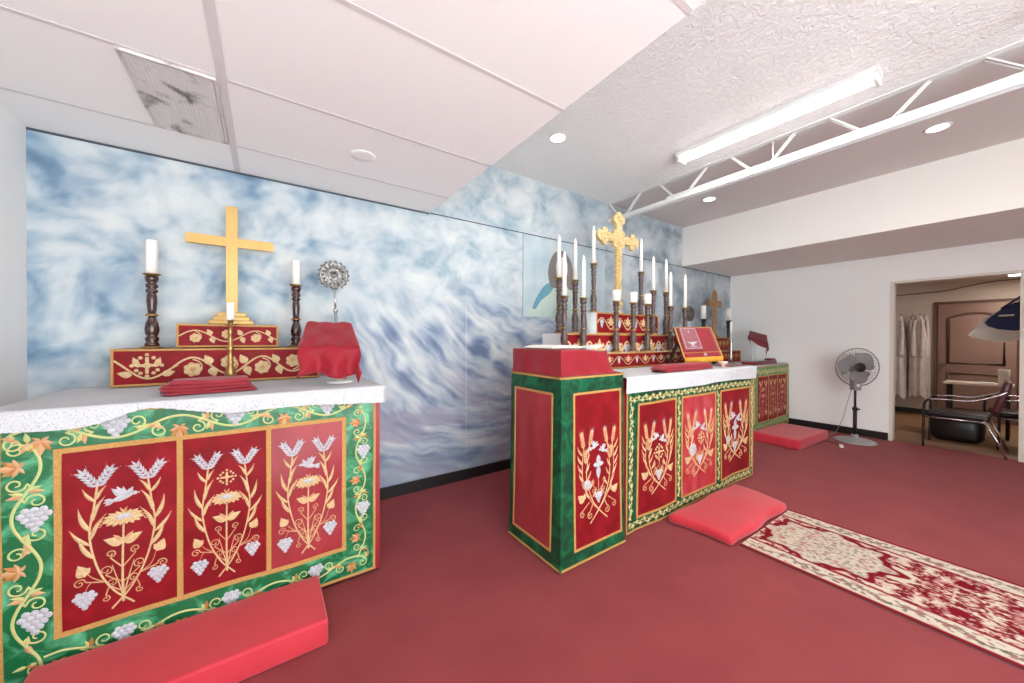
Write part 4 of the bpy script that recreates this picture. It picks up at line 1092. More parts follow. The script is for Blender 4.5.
def missal():
    P = {'bl':Vector((3.13,1.775,1.205)),'br':Vector((3.84,1.775,1.205)),'tl':Vector((3.22,1.93,1.495)),'tr':Vector((3.90,1.93,1.515))}
    org = (3.5,1.85,CZ_+.004); t = thing('missal_stand', org, 'sloping missal stand covered in red cloth with gold fringe on the middle altar', 'book stand')
    nrm = (P['br']-P['bl']).cross(P['tl']-P['bl']).normalized()
    def S(a, c, h=0): 
        return tuple(P['bl'].lerp(P['br'],a).lerp(P['tl'].lerp(P['tr'],a), c)+nrm*h)
    b = MB(); b.sheet(lambda a, c: S(a, c, -.004), 6, 6, 0, .014, smooth=False); b.build('board', 'darkwood', t, org)
    for a in (.15,.85):
        b = MB(); p = Vector(S(a,.75,-.02)); b.bar(p, (p.x, 2.04, CZ_+.020), .025, .02)
        b = MB(); q = Vector(S(a,.03,-.02)); b.bar(q, (q.x, q.y+.01, CZ_+.020), .03, .02); b.build('foot', 'darkwood', t, org); b = MB(); b.bar(p, (p.x, 2.04, CZ_+.020), .025, .02)
        b.build('prop', 'darkwood', t, org)
    b = MB(); b.sheet(lambda a, c: S(-.01+1.02*a, .0+1.01*c, .004), 12, 10, 0, .004)
    E = Emb(b, lambda u, v, h: S(u, v, .0045+h), .004)
    for p, q, w in (((0,.02),(0,1),.03),((1,.02),(1,1),.03),((0,.985),(1,.985),.03)): E.strip(p, q, w, 1, n=6)
    E.strip((0,.17),(1,.17),.02,1,n=6); E.crosslet((.55,.10), .045, 2)
    cl = b.build('cover_cloth', ['red_cloth','braid','silver_thread'], t, org); cl['label'] = 'red cover with gold braid'
    b = MB(); n = 56
    for k in range(n):
        p = Vector(S((k+.5)/n, 0, .006)); b.tube([p+Vector((0,0,.008)), p+Vector((.001*sin(k*2.1),-.004,-.018)), p+Vector((.002*sin(k*1.7),-.003,-.042+.004*sin(k)))], [.0045,.0055,.0050], 5)
    b.build('fringe', 'fringe', t, org)
    b = MB(); b.sheet(lambda a, c: S(.05+.44*a, .24+.72*c, .024), 8, 8, 0, .016, smooth=False)
    E = Emb(b, lambda u, v, h: S(.05+.44*u, .24+.72*v, .0242+h), .002)
    E.frame(.06,.06,.94,.94,.02,1)
    E.crosslet((.5,.80), .06, 1)
    for s in (-1,1):
        for k in range(4): E.leaf((.5+s*.05*k,.20+.03*k), PI/2-s*(.4+.25*k), .16, .05, 1)
    E.flower((.5,.26), .10, 1); E.stroke([(.3,.16),(.5,.12),(.7,.16)], .02, 1, (1,1))
    ob = b.build('book', ['mauve','silver_thread'], None, S(.27,.3,.02)); tag(ob, 'mauve book with pale embossing propped on the fringed missal stand', 'book')
missal()
folded_cloth((2.93,1.672,CZ_+.0055), .80, .135, 'long folded red cloth on the linen in front of the missal stand', 'red_cloth', .03, 3, .018, 8)
b = MB(); b.lathe([(0,.001),(.026,.001),(.024,.006),(.010,.012),(.009,.022),(.026,.030),(.040,.045),(.043,.058),(.040,.058),(.024,.036),(0,.034)], (3.53,1.625,CZ_+.0055), 24)
tag(b.build('communion_cup','bowl',org=(3.53,1.625,CZ_+.0055)), 'small blush bowl on the white linen near the missal stand', 'bowl')

# ================================================================== FAR ALTAR (corner by the right wall)
RZ = 1.0
def far_altar():
    x0, x1, y0, y1 = 5.60, 7.035, 2.235, 3.08
    t = thing('altar', ((x0+x1)/2,2.65,0), 'small far altar with pale green border in the corner beside the standing fan', 'altar'); o = t.location
    b = MB(); b.box(x0, y0, .012, x1, y1, RZ-.004); b.build('body', 'linen', t, o)
    b = MB(); b.box(x0+.01, y0+.01, 0, x1-.01, y1-.01, .011); b.build('plinth', 'darkwood', t, o)
    wv = lambda u, v: .006*sin(u*9+v*4)
    fn = lambda u, v, h: (u, y0-.016-h-wv(u,v), v)
    def border(E):
        scroll(E, (5.64,.91), (7.0,.91), .09, 2, 6, .11, 3); scroll(E, (5.64,.10), (7.0,.10), .08, 2, 6, .11, 4); scroll(E, (5.74,.16), (5.74,.86), .09, 2, 6, .11, 5); scroll(E, (6.99,.16), (6.99,.86), .06, 2, 6, .11, 6)
    frontal(t, o, fn, (5.60,.03,7.035,.985), (5.86,.165,6.945,.845), (6.23,6.59), ('dove','cross','dove'), motif, border, ('red','red','red'), 'green_pale', .018, ['rose_thread','peach_thread','rose_thread'])
    b = MB(); b.sheet(lambda a, c: (5.59+1.455*a, 2.22+.74*c, RZ+.003-(.0 if c > .02 else .0)), 12, 8, 0, .002)
    tag(b.build('altar_cloth', 'linen', org=(6.3,2.6,RZ)), 'white linen cloth on the small far altar', 'tablecloth')
far_altar()
RT = RZ+.0045
def far_shelf(x0, x1, y0, y1, z0, z1, label):
    t = thing('altar_shelf', ((x0+x1)/2,(y0+y1)/2,z0), label, 'altar shelf'); o = t.location
    b = MB(); b.rbox(x0,y0,z0+.001,x1,y1,z1,.006,2); b.build('body','maroon_cloth',t,o)
    b = MB(); fn = lambda u, v, h: (u,y0-.001-h,v); cloth_rect(b, fn, x0,z0+.002,x1,z1,0,10,3); E = Emb(b,fn); E.frame(x0+.007,z0+.009,x1-.007,z1-.007,.012,1); grapevine(.24)(E,x0+.015,z0+.015,x1-.015,z1-.015)
    b.build('front_panel',['red','gold_edge','gold_edge','braid','braid'],t,o)
far_shelf(5.62, 6.70, 2.80, 3.06, RT, 1.20, 'wide maroon shelf with gold edging at the back of the small far altar')
far_shelf(5.84, 6.46, 2.88, 3.06, 1.202, 1.42, 'short maroon shelf with gold edging below the wooden cross')
def wood_cross():
    c = (6.12,2.955); z0 = 1.421; t = thing('altar_cross', (c[0],c[1],z0), 'brown wooden cross on the far altar shelf near the right wall', 'cross'); o = t.location
    b = MB(); b.rbox(c[0]-.09,c[1]-.045,z0,c[0]+.09,c[1]+.045,z0+.03,.005,2); b.rbox(c[0]-.06,c[1]-.035,z0+.03,c[0]+.06,c[1]+.035,z0+.06,.005,2); b.build('stepped_base','oldgold',t,o)
    b = MB(); fn = lambda u,v,h: (c[0]+u,c[1]-h,v)
    pl = [(-.045,z0+.06),(.045,z0+.06),(.05,1.93),(.19,1.925),(.22,1.95),(.22,2.01),(.19,2.035),(.055,2.03),(.06,2.14),(.035,2.18),(0,2.205),(-.035,2.18),(-.06,2.14),(-.055,2.03),(-.19,2.035),(-.22,2.01),(-.22,1.95),(-.19,1.925),(-.05,1.93)]
    b.prism(pl, fn, -.014, .014); b.build('cross','oldgold',t,o)
wood_cross()
GR = 'black candlesticks on the far altar'
kr = candlestick((5.70,2.92,1.2015), 'black candlestick left of the wooden cross on the far altar', GR, .52, 'blackwood', .038, 'blackwood')
dup(kr, (6.53,2.92,1.2015), 'black candlestick right of the wooden cross on the far altar')
candle((5.70,2.92,1.2015+.503), 'white candle left of the wooden cross on the far altar', .215, .036, 'white candles on the far altar')
candle((6.53,2.92,1.2015+.503), 'white candle right of the wooden cross on the far altar', .215, .036, 'white candles on the far altar')
def small_silver():
    t = thing('candlestick', (6.17,2.72,RT), 'small silver candlestick in front of the far altar shelves', 'candlestick')
    b = MB(); b.lathe([(0,.001),(.055,.001),(.05,.012),(.02,.03),(0,.03)]); b.build('base','steel',t,local=True)
    b = MB(); b.lathe([(0,.03),(.018,.03),(.026,.08),(.014,.14),(.026,.20),(.018,.26),(.024,.36),(.03,.40),(0,.40)]); b.build('stem','steel',t,local=True)
    candle((6.17,2.72,RT+.401), 'thin white taper on the small silver candlestick', .26, .016, None)
small_silver()
flabellum((5.16,2.85,0.001), 'round dark pewter disc on a pole behind the fringed missal stand', .11, 1.765, 'pewter', 0, -.15, 20)

def far_bookstand():
    c = (6.47,2.44,RT); rz = 1.2; t = thing('book_stand', c, 'white wire book stand under a maroon cloth on the far altar', 'book stand')
    b = MB(); b.tube([(-.13,.05,.006),(-.09,.03,.36)], .008, 6); b.tube([(-.07,.0,.006),(-.03,.03,.34)], .008, 6); b.tube([(-.16,.07,.006),(-.04,-.02,.006)], .008, 6); b.build('frame','white_metal',t,local=True)
    zf = lambda x, y: y*.62-x*.34; q1, q2 = cos(-rz), sin(-rz)
    b = MB(); b.sheet(lambda a, e: (-.02+(a-.5)*.20*q1-(e-.5)*.16*q2, (a-.5)*.20*q2+(e-.5)*.16*q1, .425+zf((a-.5)*.20,(e-.5)*.16)), 2, 2, 0, .008, smooth=False); b.build('board','white_board',t,local=True)
    b = MB(); drape(b, (c[0]-.02,c[1],c[2]+.434), .115, .095, zf, .22, .20, rip=.02, rz=-rz, nu=34, nv=30, hang=lambda p, q: .55+1.15*max(0,p)**1.5+.25*sin(p*5+1)*(q < 0))
    tag(b.build('draped_cloth','maroon_cloth',org=(c[0],c[1],c[2]+.4)), 'maroon cloth draped over the wire stand on the far altar', 'cloth')
far_bookstand()
b = MB(); b.rbox(-.50,-.06,.001,.42,.06,.055,.012,3); b.rbox(.24,-.05,.056,.41,.05,.085,.012,3)
o_ = b.build('cloth_roll','maroon_cloth',local=True); o_.location = (6.22,2.315,RT); o_.rotation_euler = (0,0,-.02); tag(o_, 'long rolled maroon cloth along the front of the far altar top', 'cloth')

# ---- painted panel set into the mural
def painted_panel():
    x0, x1, z0, z1 = 2.305, 3.62, 1.63, 2.53; Y = YB-.007
    fn = lambda u, v, h: (u, Y-h, v)
    b = MB(); b.prism([(x0,z0),(x1,z0),(x1,z1),(x0,z1)], fn, -.0065, 0, 0, 5)
    def flat(poly, mi, h): b.prism(cat2(poly), fn, 0.0, h, mi)
    def cat2(p): return [tuple(q) for q in cat(list(p)+[p[0]], 5)][:-1]
    flat([(2.36,z0+.005),(2.52,1.84),(2.70,2.02),(2.95,2.04),(3.15,1.95),(3.3,1.75),(3.36,z0+.005),(2.9,z0+.002)], 1, .0006)      # pale robe
    flat([(2.43,z0+.10),(2.50,1.86),(2.62,2.0),(2.76,2.05),(2.70,1.92),(2.56,1.82),(2.48,1.72)], 2, .0012)     # teal mantle
    flat([(2.70,1.98),(2.66,2.14),(2.70,2.30),(2.78,2.40),(2.90,2.42),(3.0,2.34),(3.06,2.20),(3.10,2.02),(3.0,1.97),(2.92,2.05),(2.84,2.05),(2.78,1.98)], 3, .0018)   # long hair
    flat([(2.80,2.10),(2.78,2.24),(2.82,2.33),(2.89,2.35),(2.95,2.30),(2.96,2.18),(2.92,2.08),(2.86,2.04)], 4, .0024)      # face
    ob = b.build('mural_picture', [mat('panel_sky',(188,200,203),.55,c2=(164,182,192),scale=4), mat('robe_paint',(188,202,184),.6,c2=(168,188,188),scale=3), mat('mantle_paint',(104,156,172),.6,c2=(84,132,158),scale=4),
         mat('hair_paint',(120,112,108),.6), mat('face_paint',(216,206,204),.6), 'dark_gap'], org=(x0,Y,z0))
    tag(ob, 'painted panel of a robed long-haired figure on the mural behind the tapers', 'painting')
painted_panel()

# ================================================================== RUNNER RUG
def rug():
    x0, x1, y0, y1 = 2.605, 3.475, -2.6, 1.083; W_, L_ = x1-x0, y1-y0
    nx, ny = 150, 560; xs = np.linspace(0,W_,nx+1); ys = np.linspace(0,L_,ny+1); U, Vv = np.meshgrid(xs, ys, indexing='ij')
    me = bpy.data.meshes.new('runner_rug'); zz = .011
    V = np.stack([U.ravel(), -Vv.ravel(), np.full(U.size, zz)], -1); i = np.arange(nx)[:,None]*(ny+1)+np.arange(ny)[None,:]
    F = np.stack([i, i+1, i+ny+2, i+ny+1], -1).reshape(-1,4); V2 = [tuple(v) for v in V]; o = len(V2)
    V2 += [(0,0,.001),(W_,0,.001),(W_,-L_,.001),(0,-L_,.001)]; c = (0, nx*(ny+1), nx*(ny+1)+ny, ny)
    F2 = [tuple(int(q) for q in f) for f in F]+[(o,o+1,o+2,o+3),(c[0],c[1],o+1,o),(c[1],c[2],o+2,o+1),(c[2],c[3],o+3,o+2),(c[3],c[0],o,o+3)]
    me.from_pydata(V2, [], F2); me.update()
    u, v = U.ravel(), Vv.ravel(); cx = np.abs(u-W_/2)
    cream = np.array([206,192,174.]); pink = np.array([190,112,112.]); red = np.array([122,12,28.]); dark = np.array([92,84,72.]); deep = np.array([120,10,30.])
    vs = np.abs((v+.0) % 1.24-.62)                                  # mirrored repeat along the runner
    wu = cx+.02*fbm(cx*9, vs*9, 5, 2); wv = vs+.02*fbm(cx*9, vs*9, 6, 2)
    n1 = fbm(wu*26, wv*17, 41, 3, .65); n2 = fbm(wu*44, wv*30, 45, 2, .6); n3 = fbm(cx*48, vs*40, 49, 2)
    col = np.tile(red, (u.size,1)).astype(float)
    def put(mask, c_):
        m = np.clip(mask,0,1)[:,None]; return col*(1-m)+c_[None,:]*m
    col = put(ss(-.06,.02,n1), pink); col = put(ss(.16,.22,n1+.35*n2), cream); col = put(ss(.20,.26,-n2-.25*n1)*.75, cream*.96); col = put(ss(.22,.27,n3-.4*n1)*.8, red*.9)
    # little rosettes
    d = np.hypot(cx, (vs-.02)*1.0); col = put(ss(.10,.085,d), cream); col = put(ss(.055,.045,d), pink)
    d2 = np.hypot(cx-.17, (np.abs(vs-.28))*1.0); col = put(ss(.040,.034,d2), deep); 
    # large medallions (one just beyond the cushion)
    for vc in (.32, 2.80):
        r = np.hypot((u-W_/2)/.25, (v-vc)/.30); an = np.arctan2((v-vc)/.30, (u-W_/2)/.25); e = 1+.10*np.cos(8*an)+.05*np.cos(16*an)
        m = ss(e*1.16, e*1.12, r); col = put(m, red); m2 = ss(e*1.02,e*.98,r)
        col = put(m2, cream*.97); col = put(m2*ss(.12,.2,n3)*.55, dark); col = put(m2*ss(.20,.3,n1)*.5, pink*.95)
    # borders: cream ground with dark leaf scrolls, red guard stripes
    bd = W_/2-.145; inb = ss(bd-.004,bd+.004,cx)
    col = put(ss(bd-.020,bd-.014,cx)*(1-inb), red); col = put(inb, cream)
    q = np.abs(((v*1.0) % .30)-.15); sc = fbm((cx-bd)*30, v*26, 57, 2, .6)
    s1 = np.abs((cx-bd-.062)-.022*np.sin(v*2*PI/.30))
    col = put(inb*ss(.006,.003,s1)*.8, dark); col = put(inb*ss(.05,.11,sc)*ss(.045,.030,np.abs(cx-bd-.062))*.75, dark); col = put(inb*ss(.25,.35,sc+n2*.4)*.6, pink)
    col = put(ss(bd+.118,bd+.122,cx)*ss(bd+.131,bd+.127,cx), pink*.9)
    col = put(ss(W_/2-.020,W_/2-.016,cx), red)
    rgb = np.vstack([linA(col), np.full((4,3),.1)]); set_colour(me, rgb)
    me.materials.append(mat('runner_pile',(180,90,90),.95,attr='paint',bump=.3,bscale=500,spec=.15))
    ob = bpy.data.objects.new('runner_rug', me); COL.objects.link(ob); ob.location = (x0,y1,0.0005)
    tag(ob, 'long red and cream patterned runner rug leading to the soft red cushion', 'rug')
rug()

# ================================================================== FAN
def fan():
    t = thing('pedestal_fan', (6.60,1.33,.001), 'grey pedestal fan standing by the white wall beside the doorway', 'fan', None, -.66-.12)
    b = MB(); b.lathe([(0,.001),(.225,.001),(.225,.012),(.19,.028),(.10,.05),(.04,.062),(.036,.10),(0,.10)], n=36); b.build('base','fan_grey',t,local=True)
    b = MB(); b.tube([(0,0,.10),(0,0,.42)], .021, 14); b.build('lower_pole','black',t,local=True)
    b = MB(); b.lathe([(.021,0),(.030,.006),(.030,.04),(.021,.05)], (0,0,.42)); b.tube([(.028,0,.44),(.055,0,.44)], .011, 8); b.build('height_collar','black',t,local=True)
    b = MB(); b.tube([(0,0,.465),(0,0,.72)], .0135, 12); b.build('upper_pole','black',t,local=True)
    b = MB(); b.rbox(-.045,-.05,.70,.045,.045,.86,.014,3); b.build('control_box','fan_grey',t,local=True)
    b = MB(); b.lathe([(0,0),(.020,0),(.020,.010),(0,.012)], X=Matrix.Translation((0,-.051,.77)) @ Matrix.Rotation(PI/2,4,'X')); b.build('speed_knob','white_plastic',t,local=True)
    HZ = 1.015; A = Matrix.Translation((0,-.03,HZ)) @ Matrix.Rotation(PI/2,4,'X')      # local z of the head looks out of the front
    b = MB(); b.tube([(0,.02,.85),(0,.04,.93)], .03, 10); b.build('neck','fan_grey',t,local=True)
    b = MB(A); b.lathe([(0,-.17),(.04,-.165),(.065,-.13),(.072,-.07),(.06,-.045),(0,-.045)], n=24); b.build('motor_housing','fan_grey',t,local=True)
    R = .255
    for nm, zz, bul, nw in (('front_guard',.0,.055,44),('rear_guard',0,-.05,36)):
        b = MB(A)
        for k in range(nw):
            a = 2*PI*k/nw; P = []
            for i in range(7):
                r = .055+(R-.055)*i/6; z = bul*(1-(max(0,(r-.10))/(R-.10))**2.6) if r > .10 else bul
                P.append((r*cos(a+.25*(i/6)), r*sin(a+.25*(i/6)), z))
            b.tube(P, .0016, 4)
        b.tube([(R*cos(2*PI*k/48), R*sin(2*PI*k/48), bul*.03) for k in range(48)], .0062 if bul > 0 else .005, 6, closed=True)
        for rr in (.19,.13):
            z = bul*(1-((rr-.10)/(R-.10))**2.6); b.tube([(rr*cos(2*PI*k/40), rr*sin(2*PI*k/40), z) for k in range(40)], .0014, 4, closed=True)
        b.build(nm,'fan_wire',t,local=True)
    b = MB(A); b.lathe([(0,.050),(.060,.050),(.060,.060),(.045,.066),(0,.068)], n=28); b.build('centre_badge','black',t,local=True)
    b = MB(A); b.lathe([(0,-.03),(.045,-.03),(.045,.02),(.03,.03),(0,.03)], n=24); b.build('hub','fan_blade',t,local=True)
    for k in range(3):
        a0 = 2*PI*k/3+.55
        def bl(p, q, a0=a0):
            r = .044+.185*p; wid = .75+.75*sin(PI*min(1,p*.75+.15)); an = a0+(q-.5)*wid*1.30+.30*p; z = .018*(q-.5)*-2
            e = 1 if p < .8 else 1-.35*((p-.8)/.2)*abs(2*q-1)**2
            return (r*e*cos(an), r*e*sin(an), z)
        b = MB(A); b.sheet(bl, 10, 10, 0, .003); b.build('blade','fan_blade',t,local=True)
    b = MB(); b.tube(cat3([(-.02,.03,.72),(-.05,.07,.50),(-.075,.10,.30),(-.10,.11,.22),(-.14,.13,.10),(-.16,.20,.03),(-.30,.22,.008)],6), .0035, 6); b.build('power_cord','fan_grey',t,local=True)
def cat3(pts, n=6):
    P = [Vector(p) for p in pts]; Q = [P[0]*2-P[1]]+P+[P[-1]*2-P[-2]]; out = []
    for i in range(1, len(Q)-2):
        for k in range(n):
            t = k/n; a, b_, c, d = Q[i-1], Q[i], Q[i+1], Q[i+2]
            out.append(.5*((2*b_)+(c-a)*t+(2*a-5*b_+4*c-d)*t*t+(3*b_-a-3*c+d)*t**3))
    out.append(P[-1]); return out
fan()
t_ = thing('plug_adapter', (6.12,1.36,.001), 'small white plug adapter on the carpet at the foot of the fan', 'plug', None, .3)
b = MB(); b.rbox(-.06,-.02,.0,.06,.02,.022,.006,3); b.build('body','white_plastic',t_,local=True)
b = MB(); b.tube(cat3([(.06,0,.01),(.14,.04,.008),(.2,.14,.006)],5), .004, 6); b.build('lead','black',t_,local=True)

# ================================================================== BACK ROOM CONTENTS
def chair():
    # faces +Y, origin at floor centre
    t = thing('armchair', (7.34,.47,.001), 'black vinyl armchair with chrome arms standing in the doorway', 'chair', 'black armchairs in the back room', .0)
    b = MB(); b.rbox(-.245,-.22,.40,.245,.28,.47,.025,3); b.build('seat','black_vinyl',t,local=True)
    X = Matrix.Translation((0,-.25,.50)) @ Matrix.Rotation(.24,4,'X')
    b = MB(X); b.rbox(-.23,-.035,.02,.23,.03,.40,.025,3); b.build('backrest','maroon_vinyl',t,local=True)
    for s in (-1,1):
        b = MB(); b.tube(cat3([(s*.275,.30,.0),(s*.275,.295,.30),(s*.275,.29,.56),(s*.275,.24,.625)],6), .013, 8); b.build('leg','black',t,local=True)
        b = MB(); b.tube([(s*.265,-.18,.42),(s*.27,-.27,.2),(s*.275,-.34,.0)], .013, 8); b.build('leg','chrome',t,local=True)
        b = MB(); b.tube(cat3([(s*.275,.25,.622),(s*.275,.10,.635),(s*.275,-.08,.64),(s*.262,-.26,.72),(s*.245,-.34,.78)],5), .012, 8); b.build('armrest','chrome',t,local=True)
        b = MB(); b.tube([(s*.268,.295,.39),(s*.262,-.18,.395)], .011, 8); b.build('side_rail','chrome',t,local=True)
    b = MB(); b.tube([(-.262,.27,.39),(.262,.27,.39)], .011, 8); b.tube([(-.262,-.19,.39),(.262,-.19,.39)], .011, 8); b.build('cross_rail','black',t,local=True)
    return t
ch = chair()
dup(ch, (7.98,-.02,.001), 'black vinyl armchair behind the one in the doorway, near the small table', rz=.25)
t_ = thing('duffel_bag', (7.86,.55,.001), 'black bag on the floor behind the armchair in the doorway', 'bag')
def blob(cx, cy, cz, sx, sy, sz, nu=20, nv=14, seed=0, amp=.08, pw=.7):
    V, F = [], []; r = random.Random(seed); p1, p2 = r.uniform(0,6), r.uniform(0,6)
    for i in range(nv+1):
        th = PI*i/nv
        for k in range(nu):
            a = 2*PI*k/nu; e = 1+amp*sin(3*a+p1)*sin(2*th+p2); f = lambda q: math.copysign(abs(q)**pw, q)
            V.append((cx+sx*e*f(sin(th))*f(cos(a)), cy+sy*e*f(sin(th))*f(sin(a)), cz+sz*f(cos(th))))
    for i in range(nv):
        for k in range(nu): F.append((i*nu+k, (i+1)*nu+k, (i+1)*nu+(k+1) % nu, i*nu+(k+1) % nu))
    return V, F
b = MB(); b.add(*blob(0,0,.17,.16,.24,.168,seed=2,amp=.05,pw=.45), 0, True); b.build('body','black_vinyl',t_,local=True)
b = MB(); b.tube(cat3([(-.10,0,.33),(-.06,0,.42),(.06,0,.42),(.10,0,.33)],6), .010, 6); b.build('handle','black',t_,local=True)

def small_table():
    x0, x1, y0, y1, z = 8.38, 8.78, .10, .72, .765; t = thing('side_table', ((x0+x1)/2,(y0+y1)/2,.001), 'small cream topped table behind the black armchairs', 'table'); o = t.location
    b = MB(); b.rbox(x0,y0,z-.03,x1,y1,z,.006,2); b.build('table_top','tabletop',t,o)
    for x in (x0+.04,x1-.04):
        for y in (y0+.05,y1-.05): b = MB(); b.tube([(x,y,.002),(x,y,z-.031)], .018, 8); b.build('leg','black',t,o)
small_table()
b = MB(); b.lathe([(0,0),(.045,0),(.052,.21),(.045,.212),(.040,.15),(0,.15)], (8.5,.185,.766), 24); tag(b.build('paper_cup_stack','paper',org=(8.5,.185,.766)), 'white stack of paper cups on the small table', 'cups')
b = MB(); b.rbox(8.42,.26,.766,8.60,.42,.775,.002,1); b.rbox(8.44,.27,.776,8.61,.40,.782,.002,1, X=Matrix.Translation((.0,.0,0))); tag(b.build('paper_pile','paper',org=(8.5,.34,.766)), 'loose white papers lying on the small table beside the cups', 'papers')

# vestments on hooks along the back wall
b = MB(); b.box(CX-.022, 1.0, 1.84, CX-.002, 1.66, 1.90); rk = thing('coat_rack', (CX-.01,1.3,1.85), 'wall rack with hooks in the back room that carries the white robes', 'coat rack'); b.build('rail','closet_wall',rk,rk.location)
for y, d in ((1.075,.085),(1.23,.085),(1.385,.085),(1.54,.085),(1.13,.30),(1.37,.30)):
    b = MB(); b.tube(cat3([(CX-.022,y,1.86),(CX-d+.015,y,1.855),(CX-d,y,1.875)],4), .006, 6); b.build('hook','chrome',rk,rk.location)
def robe(y, w, z0, label, seed, depth=.07, x=CX-.15):
    r = random.Random(seed); ph = [r.uniform(0,6) for _ in range(4)]
    t = thing('hanging_robe', (x,y,1.85), label, 'robe', 'white robes hanging in the back room')
    def fn(a, c):
        an = 2*PI*a; ww = w/2*(.35+.65*min(1,(c*3.2)**.7))*(1+.06*c); z = 1.84-(1.84-z0)*c
        fold = 1+.20*sin(7*an+ph[0])*min(1,c*2)+.08*sin(13*an+ph[1]+c*3)
        zz = z-(.07*abs(cos(an))*min(1,c*3))+(.02*sin(5*an+ph[2]) if c > .98 else 0)
        return (depth*sin(an)*fold*(.4+.6*min(1,c*2)), ww*cos(an)*(.9+.1*fold), zz-1.85)
    b = MB(); b.sheet(fn, 56, 24, 0); b.build('gown','robe',t,local=True)
    for s in (-1,1):
        b = MB(); b.tube(cat3([(-.04,s*w*.20,-.10),(-.075,s*w*.27,-.30),(-.085,s*w*.25,-.55),(-.08,s*w*.24,-.76)],5), [.022]*5+[.028]*5+[.034]*5+[.036], 10); b.build('sleeve','robe',t,local=True)
    return t
robe(1.075, .12, .42, 'white robe close to the wall, on the hook nearest the brown door', 1, .055, CX-.10)
robe(1.23, .12, .50, 'white robe close to the wall, second hook from the brown door', 2, .055, CX-.10)
robe(1.385, .12, .44, 'white robe close to the wall, third hook from the brown door', 5, .055, CX-.10)
robe(1.54, .12, .36, 'white robe on the hook farthest from the brown door', 7, .055, CX-.10)
robe(1.13, .21, .40, 'fuller white robe hanging in front, nearer the brown door', 11, .075, CX-.31)
robe(1.385, .21, .36, 'fuller white robe hanging in front, farther from the brown door', 12, .075, CX-.31)
b = MB(); b.tube(cat3([(CX-.012,1.70,2.24),(CX-.012,1.2,2.26),(CX-.012,.85,2.28),(CX-.012,.62,2.33),(CX-.012,.35,2.38),(CX-.012,.0,2.39)],8), .008, 6)
tag(b.build('wall_cable','door_dark',org=(CX-.012,1.2,2.26)), 'dark cable strung along the top of the back room wall', 'cable')

def hung_bag():
    X = 7.95; t = thing('hanging_bag', (X,.06,1.95), 'navy and white bag hanging at the right side of the doorway', 'bag')
    o = Vector((X,.06,1.95))
    b = MB(); fn = lambda u, v, h: (X-h, u, v)
    pw = [(.47,1.455),(.44,1.425),(.33,1.39),(.18,1.36),(.05,1.40),(-.02,1.60),(-.02,1.86),(.09,1.88),(.20,1.80),(.30,1.70),(.34,1.69)]
    V0 = [fn(u,v,-.05) for u,v in pw]; V1 = [fn(u*.97+.004,v,.05) for u,v in pw]; n = len(pw); c = (X-.085,.2,1.62)
    b.add(V0+V1+[c], [tuple(range(n-1,-1,-1))]+[(i,(i+1) % n,n+(i+1) % n,n+i) for i in range(n)]+[(n+i,n+(i+1) % n,2*n) for i in range(n)], 0); b.build('body','bagwhite',t,o)
    pn = [(.30,1.57),(.33,1.62),(.28,1.70),(.19,1.80),(.10,1.87),(-.015,1.88),(-.015,1.53),(.10,1.51),(.22,1.53)]
    b = MB(); b.prism(pn, fn, .088, .098); b.build('navy_flap','navy',t,o)['label'] = 'navy blue flap'
    b = MB(); b.prism([(.10,1.70),(.22,1.695),(.22,1.715),(.10,1.72)], fn, .0985, .101); b.build('name_patch','bagwhite',t,o)
    b = MB(); b.tube(cat3([(X-.06,.20,1.80),(X-.04,.10,1.90),(X-.01,.04,1.97),(X+.0,.0,2.05)],5), .012, 6); b.build('strap','black',t,o)
hung_bag()
# low white cloth bundle below the robes
b = MB(); b.add(*blob(CX-.55,1.60,.11,.12,.10,.108,seed=5,amp=.14), 0, True); tag(b.build('cloth_bundle','robe',org=(CX-.2,1.62,0)), 'white cloth bundle on the wood floor below the robes', 'cloth')

# ================================================================== LIGHT
w = bpy.data.worlds.new('world'); S.world = w; w.use_nodes = True
wn, wl = w.node_tree.nodes, w.node_tree.links
wt = wn.new('ShaderNodeTexCoord'); wx = wn.new('ShaderNodeSeparateXYZ'); wr = wn.new('ShaderNodeValToRGB')     # invented glow below the horizon, added to brighten the ceilings; dimmer above
wm = wn.new('ShaderNodeMapRange'); wm.inputs[1].default_value = -.35; wm.inputs[2].default_value = .35
wl.new(wt.outputs['Generated'], wx.inputs[0]); wl.new(wx.outputs[2], wm.inputs[0]); wl.new(wm.outputs[0], wr.inputs['Fac'])
wr.color_ramp.elements[0].color = (.90,.985,1,1); wr.color_ramp.elements[1].color = (.36,.41,.42,1)
wl.new(wr.outputs['Color'], wn['Background'].inputs[0]); wn['Background'].inputs[1].default_value = 9.5
def area(name, loc, sx, sy, power, rot=(0,0,0), col=(1,.97,.94)):
    l = bpy.data.lights.new(name,'AREA'); l.shape = 'RECTANGLE'; l.size, l.size_y = sx, sy; l.energy = power; l.color = col
    o = bpy.data.objects.new(name,l); COL.objects.link(o); o.location = loc; o.rotation_euler = rot; return o
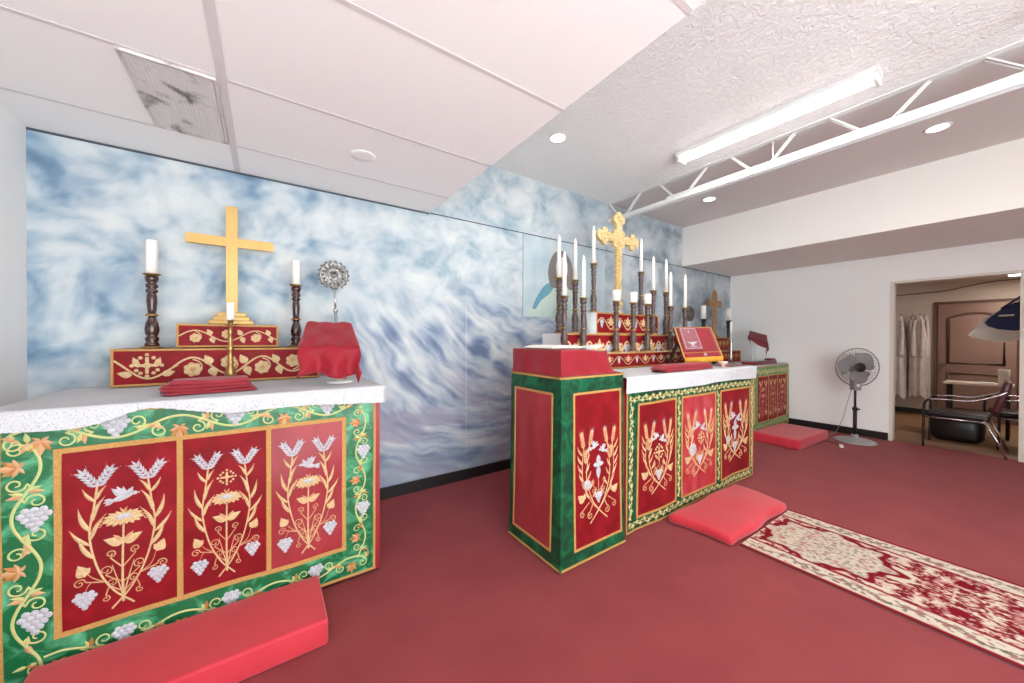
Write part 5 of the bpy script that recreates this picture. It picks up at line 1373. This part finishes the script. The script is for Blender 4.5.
area('fluorescent_lamp', (3.30,1.24,ZU-.095), .10, 1.30, 9)
for l, s in DL:
    q = bpy.data.lights.new('recessed_lamp','SPOT'); q.energy = 15; q.spot_size = 2.3; q.spot_blend = .8; q.shadow_soft_size = .06; q.color = (1,.95,.88)
    o = bpy.data.objects.new('recessed_lamp', q); COL.objects.link(o); o.location = (l[0],l[1],l[2]-.02)
t_ = thing('ceiling_light', (9.2,-.12,CZ), 'ceiling light in the back room above the small table', 'light')
b = MB(); b.box(-.10,-.30,-.05,.10,.30,-.001); b.build('housing','white_metal',t_,local=True)
b = MB(); b.box(-.09,-.29,-.062,.09,.29,-.051); b.build('diffuser','tube_glow',t_,local=True)
area('fluorescent_lamp', (9.2,-.12,CZ-.066), .18, .58, 15, col=(1,.90,.80))
# unseen ceiling light added behind the camera to brighten the hall
for i, (x, y) in enumerate(((3.30,-.75),)):
    z = ZU if x > XD else ZD
    fluoro((x,y,z), ('added unseen fluorescent fill light further back under the high ceiling','added unseen fluorescent fill light further back under the low tiled ceiling')[i])
    area('fluorescent_lamp', (x,y,z-.095), .10, 1.30, 16)

# ================================================================== CAMERA
f_, yaw, pit, rol, hgt = 355.703, .603732, -.0066112, .0033872, 1.38
Fv = Vector((sin(yaw)*cos(pit), cos(yaw)*cos(pit), sin(pit))); Rv = Vector((cos(yaw), -sin(yaw), 0)); Uv = Rv.cross(Fv)
cr, sr = cos(rol), sin(rol); A = Rv*cr+Uv*sr; B = -Rv*sr+Uv*cr
cam = bpy.data.cameras.new('camera'); cam.sensor_width = 36; cam.lens = f_/1024*36; cam.clip_start = .02
co = bpy.data.objects.new('camera', cam); COL.objects.link(co)
co.matrix_world = Matrix(((A.x,B.x,-Fv.x,0),(A.y,B.y,-Fv.y,0),(A.z,B.z,-Fv.z,hgt),(0,0,0,1)))
S.camera = co
S.view_settings.view_transform = 'Standard'; S.view_settings.look = 'None'; S.view_settings.gamma = 1; S.view_settings.exposure = 0.38
S.view_settings.use_curve_mapping = False
